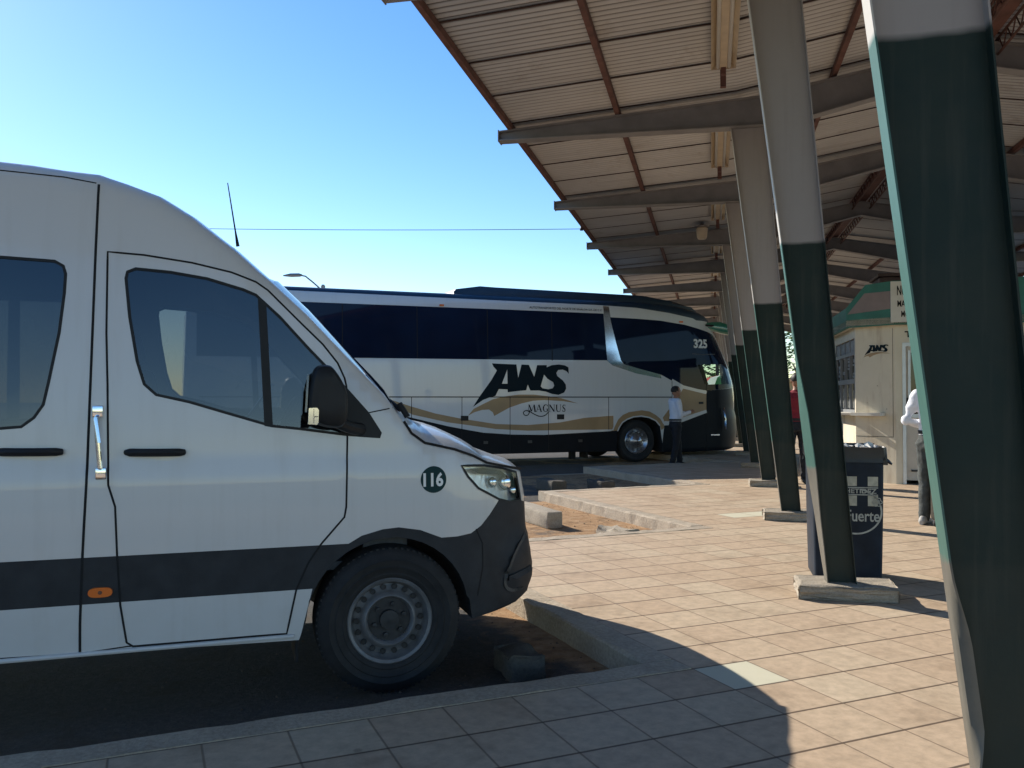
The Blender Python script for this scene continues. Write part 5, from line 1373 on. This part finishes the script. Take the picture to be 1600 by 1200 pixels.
for x in (.1, 1.3): box(bm, x, x + .1, .05, .75, 0, .1)
obj('tank_lid', bm, M['tank'], tk)

# ------------------------------------------------------------------ people
from mathutils import noise as mnoise
def remeshed(name, bm, mat, parent, vox, it=4, fold=0):
    """fuse the overlapping volumes of bm into one continuous skin"""
    bmesh.ops.recalc_face_normals(bm, faces=bm.faces[:])
    me = bpy.data.meshes.new(name); bm.to_mesh(me); bm.free()
    o = bpy.data.objects.new(name, me); COL.objects.link(o)
    r = o.modifiers.new('r', 'REMESH'); r.mode = 'VOXEL'; r.voxel_size = vox; r.use_smooth_shade = True
    s = o.modifiers.new('s', 'SMOOTH'); s.factor = .5; s.iterations = it
    bpy.context.view_layer.update()
    m2 = bpy.data.meshes.new_from_object(o.evaluated_get(bpy.context.evaluated_depsgraph_get()))
    bpy.data.objects.remove(o); bpy.data.meshes.remove(me)
    m2.name = name; m2.materials.clear(); m2.materials.append(mat)
    if fold:
        nn = [v.normal.copy() for v in m2.vertices]
        for v, n_ in zip(m2.vertices, nn):
            c = v.co; v.co += n_ * fold * (mnoise.noise(Vector((c.x * 9, c.y * 9, c.z * 17))) + .6 * mnoise.noise(Vector((c.x * 22 + 5, c.y * 22, c.z * 34))))
    for p in m2.polygons: p.use_smooth = True; p.material_index = 0
    return link(bpy.data.objects.new(name, m2), parent)
def rings(bm, L, n=20):
    """closed loft of level ellipses (centre, half depth, half width)"""
    loft(bm, [[Vector(c) + Vector((rx * math.cos(6.28318 * k / n), ry * math.sin(6.28318 * k / n), 0)) for k in range(n)] for c, rx, ry in L], True, True)
def ball(bm, c, rx, ry, rz, rot=None):
    t = bmesh.new(); bmesh.ops.create_uvsphere(t, u_segments=16, v_segments=10, radius=1)
    merge(bm, t, 0, Matrix.Translation(c) @ (rot or Matrix()) @ Matrix.Diagonal((rx, ry, rz, 1)))
def limb(bm, P, r, n=12):
    tube(bm, P, r, n)
    for p, q in zip(P, r): ball(bm, Vector(p), q * .98, q * .98, q * .98)
def hand(bm, w, tip_dir, palm_n, curl=.5):
    d = Vector(tip_dir).normalized(); n = Vector(palm_n); n = (n - d * n.dot(d)).normalized(); a = d.cross(n); w = Vector(w)
    ball(bm, w + d * .05, .036, .036, .036, None); tube(bm, [w, w + d * .05, w + d * .09], [.026, .036, .034], 10)
    for k, L in enumerate((.066, .078, .083, .072)):
        b0 = w + d * .08 + a * (-.027 + .018 * k); b1 = b0 + (d * math.cos(curl) + n * math.sin(curl)) * L * .55; b2 = b1 + (d * math.cos(curl * 2.2) + n * math.sin(curl * 2.2)) * L * .5
        tube(bm, [b0, b1, b2], [.0098, .0092, .008], 8)
    t0 = w + d * .03 + a * .03; t1 = t0 + (d * .7 + a * .6 + n * .3).normalized() * .04; t2 = t1 + (d * .9 + n * .4).normalized() * .03
    tube(bm, [t0, t1, t2], [.013, .011, .009], 8)
def person(label, loc, rz, J, shirt, trousers, shoes, scale=1):
    root = empty('person', loc, rz, label, 'person'); root.scale = (scale,) * 3
    V = {k: Vector(v) for k, v in J.items()}; Z = lambda z: Vector((0, 0, z))
    f = (V['face'] - V['head']); f.z = 0; f.normalize(); sd = Vector((-f.y, f.x, 0)); fm = Matrix.Rotation(math.atan2(f.y, f.x), 4, 'Z')
    up = V['chest'] * .4 + V['neck'] * .6
    bm = bmesh.new()
    rings(bm, [(V['pelvis'] - Z(.1), .08, .12), (V['pelvis'], .10, .15), (V['belly'], .095, .135), (V['chest'], .105, .155), (up, .085, .13), (V['neck'] - Z(.03), .058, .075), (V['neck'], .05, .054), (V['jaw'], .05, .052)])
    ball(bm, V['head'] + f * .005, .098, .076, .118, fm); ball(bm, V['jaw'] + f * .03, .062, .055, .055, fm)
    tube(bm, [V['head'] + f * .092 + Z(.01), V['head'] + f * .112 - Z(.03), V['head'] + f * .085 - Z(.036)], [.009, .016, .012], 8)
    for g in (1, -1): ball(bm, V['head'] + sd * g * .078 - f * .008 - Z(.012), .02, .009, .032, fm)
    for s in 'lr':
        limb(bm, [V[s + 'shoulder'], V[s + 'elbow'], V[s + 'wrist']], [.05, .042, .028]); hand(bm, V[s + 'wrist'], V[s + 'wrist'] - V[s + 'elbow'], J[s + 'palm_n'])
        limb(bm, [V[s + 'hip'], V[s + 'knee'], V[s + 'ankle']], [.075, .055, .038]); tube(bm, [V[s + 'ankle'] - Z(.02), V[s + 'ankle'] - Z(.04) + (V[s + 'toe'] - V[s + 'ankle']) * .5], [.036, .026], 8)
    remeshed('body', bm, M['skin'], root, .0075, 2)
    bm = bmesh.new()
    rings(bm, [(V['pelvis'] + Z(.02), .118, .166), (V['pelvis'] + Z(.07), .122, .168), (V['belly'], .12, .16), (V['chest'], .128, .178), (up, .105, .155), (V['neck'] - Z(.035), .07, .09), (V['neck'] - Z(.005), .062, .066)])
    for s in 'lr':
        sh, el, wr = V[s + 'shoulder'], V[s + 'elbow'], V[s + 'wrist']
        limb(bm, [sh, (sh + el) / 2, el, (el + wr) / 2, wr - (wr - el) * .05], [.074, .064, .056, .05, .042])
    remeshed('shirt', bm, shirt, root, .011, 4, .007)
    bm = bmesh.new()
    rings(bm, [(V['pelvis'] - Z(.12), .115, .165), (V['pelvis'] - Z(.04), .122, .175), (V['pelvis'] + Z(.05), .116, .163)])
    for s in 'lr':
        h, kn, an = V[s + 'hip'], V[s + 'knee'], V[s + 'ankle']
        limb(bm, [h - Z(.03), (h + kn) / 2, kn, (kn + an) / 2, an + Z(.0)], [.102, .09, .074, .068, .062])
    remeshed('trousers', bm, trousers, root, .011, 4, .009)
    for s in 'lr':
        an, to = V[s + 'ankle'], V[s + 'toe']; d = (to - an); d.z = 0; d.normalize()
        bm = bmesh.new(); sdv = Vector((-d.y, d.x, 0)); z0 = min(an.z - .08, 0) if an.z < .08 else an.z - .08
        loft(bm, [[Vector((an.x, an.y, z0)) + d * x + sdv * (w * math.cos(q)) + Vector((0, 0, max(0, h * .5 + h * .5 * math.sin(q)))) for q in [6.28318 * k / 14 for k in range(14)]] for x, w, h in ((-.095, .02, .05), (-.085, .034, .085), (-.03, .042, .115), (.03, .044, .10), (.09, .047, .07), (.14, .044, .055), (.185, .03, .042), (.198, .012, .03))], True, True)
        obj('shoe', bm, shoes, root, True, 50)
    bm = bmesh.new(); t = bmesh.new(); bmesh.ops.create_uvsphere(t, u_segments=20, v_segments=14, radius=1)
    bmesh.ops.delete(t, geom=[v for v in t.verts if v.co.z < -.45 or (v.co.x > .35 and v.co.z < .45)], context='VERTS')
    fm = Matrix.Rotation(math.atan2(f.y, f.x), 4, 'Z')
    merge(bm, t, 0, Matrix.Translation(V['head'] + Vector((0, 0, .025)) - f * .01) @ fm @ Matrix.Diagonal((.108, .086, .096, 1)))
    obj('hair', bm, M['hair'], root, True)
    bm = bmesh.new()
    for g in (1, -1): t = bmesh.new(); bmesh.ops.create_uvsphere(t, u_segments=8, v_segments=6, radius=.011); merge(bm, t, 0, Matrix.Translation(V['head'] + f * .09 + sd * .032 * g + Vector((0, 0, .012))))
    obj('eye', bm, M['black'], root)
    bm = bmesh.new(); c = V['jaw'] + f * .088 + Vector((0, 0, .012)); box(bm, c.x - .006, c.x + .006, c.y - .022, c.y + .022, c.z - .004, c.z + .004); obj('mouth', bm, M['maroon'], root)
    bm = bmesh.new(); z = V['pelvis'].z + .06
    L = [(V['pelvis'].x + .125 * math.cos(6.28318 * k / 24), V['pelvis'].y + .172 * math.sin(6.28318 * k / 24)) for k in range(24)]
    a = [bm.verts.new((x, y, z - .02)) for x, y in L]; c = [bm.verts.new((x, y, z + .02)) for x, y in L]
    for k in range(24): bm.faces.new((a[k], a[(k + 1) % 24], c[(k + 1) % 24], c[k]))
    obj('belt', bm, M['black'], root)
    return root
base = dict(pelvis=(0, 0, .94), belly=(.01, 0, 1.10), chest=(0, 0, 1.33), neck=(.005, 0, 1.475), jaw=(.035, 0, 1.545), head=(.02, 0, 1.615), crown=(.01, 0, 1.675), face=(1, 0, 1.61),
            lshoulder=(-.01, .175, 1.395), rshoulder=(-.01, -.175, 1.395), lelbow=(-.04, .22, 1.11), relbow=(-.04, -.22, 1.11), lwrist=(.05, .21, .88), rwrist=(.05, -.21, .88),
            lhip=(0, .095, .90), rhip=(0, -.095, .90), lknee=(.02, .11, .49), rknee=(.02, -.11, .49), lankle=(0, .115, .08), rankle=(0, -.115, .08), ltoe=(.16, .13, .035), rtoe=(.16, -.13, .035), lpalm_n=(0, -1, 0), rpalm_n=(0, 1, 0))
Jd = dict(base, relbow=(.02, -.24, 1.10), rwrist=(.25, -.20, 1.17), lelbow=(.05, .22, 1.10), lwrist=(.28, .12, 1.15), lankle=(.16, .12, .08), lknee=(.12, .11, .49), ltoe=(.32, .13, .035), rankle=(-.12, -.1, .08), rknee=(-.02, -.1, .48), rtoe=(.04, -.12, .035), lpalm_n=(0, -.5, -1), rpalm_n=(0, .5, -1))
person('man in white long-sleeved shirt and dark trousers reaching towards the coach door', (3.64, 18.78, ROAD), R(14), Jd, M['shirt'], M['trousers'], M['shoe'], 1.03)
Jp = dict(base, lelbow=(-.12, .25, 1.13), lwrist=(.1, .17, 1.06), relbow=(.1, -.24, 1.12), rwrist=(.28, -.12, 1.1))
person('person in white shirt and grey jeans half hidden by the nearest column, facing the booth', (4.54, 9.05, 0), R(38), Jp, M['shirt'], M['jeans'], M['shoe_light'], 1.0)
person('person in a maroon top glimpsed between two columns before the trees', (4.60, 13.6, 0), R(80), base, M['maroon'], M['trousers'], M['shoe'], 1.03)
sc_ = empty('suitcase', (4.66, 8.9, 0), R(35), 'olive wheeled suitcase standing beside the jeans of the half hidden person', 'suitcase')
bm = bmesh.new(); box(bm, -.12, .12, -.2, .2, .06, .68, bev=.05); obj('case_body', bm, M['suitcase'], sc_, True)
bm = bmesh.new(); tube(bm, [(-.08, -.1, .66), (-.08, -.1, .95), (-.08, .1, .95), (-.08, .1, .66)], .011, 6); obj('pull_handle', bm, M['steel_dark'], sc_)
for y in (-.15, .15):
    bm = bmesh.new(); lathe(bm, [(.001, -.015), (.032, -.015), (.032, .015), (.001, .015)], 14, 'Y', (-.08, y, .032)); obj('wheel', bm, M['rubber'], sc_)

# ------------------------------------------------------------------ far things
lp = empty('street_lamp', (-7.5, 38, ROAD + .08), 0, 'grey street lamp with bent arm rising behind the coach roof', 'street lamp')
bm = bmesh.new(); tube(bm, [(-1.05, 0, 0), (-1.05, 0, 6.6)], [.11, .07], 10); tube(bm, [(-1.05, 0, 6.2), (-1.05, 0, 6.55)], .1, 8)
bm2 = bm; obj('lamp_pole', bm, M['pole'], lp, True)
bm = bmesh.new(); tube(bm, [(-1.05, 0, 6.3), (-1.5, 0, 6.70), (-1.85, 0, 6.98), (-2.05, 0, 7.02)], .035, 8); obj('lamp_arm', bm, M['pole'], lp, True)
bm = bmesh.new(); loft(bm, [[(-2.0 - .85 * t, y * w, 7.02 + z * h - .02 * t) for y, z in ((-1, 0), (-.7, 1), (.7, 1), (1, 0), (.6, -.6), (-.6, -.6))] for t, w, h in ((0, .05, .05), (.15, .12, .09), (.6, .15, .09), (1, .06, .03))], True, True); obj('lamp_head', bm, M['pole'], lp, True)
ms = empty('radio_mast', (-.95, 58, ROAD), 0, 'thin radio mast far behind the coach roof', 'mast')
bm = bmesh.new(); tube(bm, [(0, 0, 0), (0, 0, 8.6)], [.14, .04], 6); obj('mast_pole', bm, M['pole'], ms)
bm = bmesh.new()
for z in (7.6, 8.1, 8.45): tube(bm, [(-.16, 0, z), (.16, 0, z)], .018, 4)
obj('mast_antenna', bm, M['pole'], ms)
up_ = empty('utility_pole', (-9.6, 16.2, ROAD), 0, 'wooden utility pole standing hidden behind the van', 'pole')
bm = bmesh.new(); tube(bm, [(0, 0, 0), (0, 0, 4.85)], [.12, .09], 10); obj('pole_shaft', bm, M['bark'], up_, True)
bm = bmesh.new(); box(bm, -.5, .5, -.05, .05, 4.55, 4.65); obj('cross_arm', bm, M['bark'], up_)
bm = bmesh.new(); A_, B_ = Vector((-9.6, 16.2, 4.72)), W(-2.40, 15.95, 4.62); P = []
for k in range(25):
    t = k / 24; p = A_.lerp(B_, t); p.z -= .05 * 4 * t * (1 - t); P.append(p)
tube(bm, P, .006, 5); wire = tag(obj('overhead_wire', bm, M['black']), 'thin dark overhead wire crossing the sky to the canopy edge', 'wire')
bm = bmesh.new(); lathe(bm, [(.001, -.03), (.03, -.03), (.035, 0), (.02, .05), (.001, .05)], 10, 'Z'); io = tag(obj('insulator', bm, M['black']), 'small dark insulator where the wire meets the canopy edge', 'insulator'); io.location = B_

def tree(x, y, h, rad, label, mat, seed, n=2600):
    rg = random.Random(seed); t = empty('leafy_tree', (x, y, ROAD), 0, label, 'tree', 'trees beyond the bus yard')
    bm = bmesh.new(); tube(bm, [(0, 0, 0), (.08, .05, h * .25), (.02, -.08, h * .45), (.1, 0, h * .8)], [h * .035, h * .028, h * .022, .03], 9); cl = []
    for k in range(11):
        a = rg.uniform(0, 6.28); z = h * rg.uniform(.2, .95); r = rad * rg.uniform(.3, .85) * (1.1 - abs(z / h - .62)); e = Vector((r * math.cos(a), r * math.sin(a), z))
        tube(bm, [(0, 0, h * rg.uniform(.3, .5)), e * .6 + Vector((0, 0, z * .3)), e], [h * .014, h * .009, .02], 6); cl.append((e, rad * rg.uniform(.28, .5)))
    cl.append((Vector((0, 0, h * .8)), rad * .5)); obj('trunk', bm, M['bark'], t, True)
    bm = bmesh.new()
    for k in range(n):
        c, r = rg.choice(cl); d = Vector((rg.gauss(0, 1), rg.gauss(0, 1), rg.gauss(0, .75))).normalized() * r * rg.uniform(.45, 1.12); p = c + d
        m_ = Matrix.Translation(p) @ Matrix.Rotation(rg.uniform(0, 6.28), 4, 'Z') @ Matrix.Rotation(rg.uniform(-1.1, 1.1), 4, 'X'); s = rg.uniform(.1, .24)
        faces(bm, [m_ @ Vector(q) for q in ((-s, 0, 0), (0, -s * .5, .03), (s, 0, 0), (0, s * .5, .03))], [(0, 1, 2, 3)])
    obj('crown', bm, mat, t); return t
tree(14.6, 60, 6.5, 4.4, 'bright green tree seen through the coach windscreen', M['leaf'], 1, 4200)
tree(9.6, 64, 5.6, 4.0, 'darker tree left of the bright one behind the coach', M['leaf_dark'], 2, 3200)
tree(22.5, 66, 7.5, 4.2, 'tree seen in the narrow gap between two columns', M['leaf'], 3, 4200)
tree(29.5, 70, 7.0, 4.5, 'dark tree right of the column row far beyond the booth', M['leaf_dark'], 4, 3000)
tree(5, 72, 5.2, 4.2, 'low dark tree hidden behind the coach middle', M['leaf_dark'], 6, 2400)
um = empty('market_umbrella', (10.95, 44, ROAD), 0, 'red, white and green striped parasol seen through the coach windscreen', 'umbrella')
bm = bmesh.new(); tube(bm, [(0, 0, 0), (0, 0, 2.75)], .03, 8); obj('umbrella_pole', bm, M['pole'], um)
bm = bmesh.new(); N = 12
for k in range(N):
    a, c = 6.28318 * k / N, 6.28318 * (k + 1) / N; mi = (0, 1, 2)[k % 3]
    faces(bm, [(0, 0, 2.78), (.75 * math.cos(a), .75 * math.sin(a), 2.62), (.75 * math.cos(c), .75 * math.sin(c), 2.62)], [(0, 1, 2)], mi)
    faces(bm, [(.75 * math.cos(a), .75 * math.sin(a), 2.62), (1.25 * math.cos(a), 1.25 * math.sin(a), 2.2), (1.25 * math.cos(c), 1.25 * math.sin(c), 2.2), (.75 * math.cos(c), .75 * math.sin(c), 2.62)], [(0, 1, 2, 3)], mi)
    faces(bm, [(1.25 * math.cos(a), 1.25 * math.sin(a), 2.2), (1.26 * math.cos(a), 1.26 * math.sin(a), 2.02), (1.26 * math.cos(c), 1.26 * math.sin(c), 2.02), (1.25 * math.cos(c), 1.25 * math.sin(c), 2.2)], [(0, 1, 2, 3)], mi)
obj('umbrella_canopy', bm, [M['red_cloth'], M['paper'], M['green_cloth']], um)
kk = empty('roadside_kiosk', (14.4, 43, ROAD), R(10), 'tan flat-roofed kiosk glimpsed between columns below the trees', 'kiosk')
bm = bmesh.new(); box(bm, -1.5, 1.5, -1.2, 1.2, 0, 2.35); obj('kiosk_wall', bm, M['tan_wall'], kk)
bm = bmesh.new(); box(bm, -1.75, 1.75, -1.5, 1.4, 2.35, 2.5, bev=.03); obj('kiosk_roof', bm, M['tan_wall'], kk)
bm = bmesh.new(); box(bm, -1.1, .4, -1.24, -1.19, 1.0, 1.95); obj('kiosk_window', bm, M['bus_glass'], kk)

# ------------------------------------------------------------------ sky, sun, camera
SUN_EL, SUN_AZ = R(SUN_EL_DEG), math.atan2(-.72, .70)
w = bpy.data.worlds.new('World'); scene.world = w; w.use_nodes = True; nt = w.node_tree; nt.nodes.clear()
sky = nt.nodes.new('ShaderNodeTexSky'); sky.sky_type = 'NISHITA'; sky.sun_disc = False; sky.sun_elevation = SUN_EL; sky.sun_rotation = SUN_AZ
sky.air_density = 1.0; sky.dust_density = .1; sky.ozone_density = 1.5; sky.altitude = 0
bg = nt.nodes.new('ShaderNodeBackground'); bg.inputs['Strength'].default_value = SKY_S; ow = nt.nodes.new('ShaderNodeOutputWorld')
hs = nt.nodes.new('ShaderNodeHueSaturation'); hs.inputs['Saturation'].default_value = 1.32; hs.inputs['Hue'].default_value = .507
nt.links.new(sky.outputs[0], hs.inputs['Color']); nt.links.new(hs.outputs[0], bg.inputs[0]); nt.links.new(bg.outputs[0], ow.inputs[0])
sl = bpy.data.lights.new('sun', 'SUN'); sl.energy = SUN_S; sl.angle = R(.5); sl.color = (1, .93, .82); so = bpy.data.objects.new('sun', sl); COL.objects.link(so)
dirv = Vector((math.sin(SUN_AZ) * math.cos(SUN_EL), math.cos(SUN_AZ) * math.cos(SUN_EL), math.sin(SUN_EL)))
so.rotation_euler = dirv.to_track_quat('Z', 'Y').to_euler(); so.location = dirv * 60
cd = bpy.data.cameras.new('camera'); cd.sensor_width = 36; cd.lens = 1315 / 1600 * 36; cd.clip_end = 2000; cd.clip_start = .05
co = bpy.data.objects.new('camera', cd); COL.objects.link(co); co.location = (0, 0, 1.35); co.rotation_euler = (R(91.06), 0, 0); scene.camera = co
scene.view_settings.view_transform = 'Standard'; scene.view_settings.look = 'None'; scene.view_settings.exposure = EXPO; scene.view_settings.gamma = 1
scene.cycles.max_bounces = 10; scene.cycles.transparent_max_bounces = 16; scene.cycles.diffuse_bounces = 5
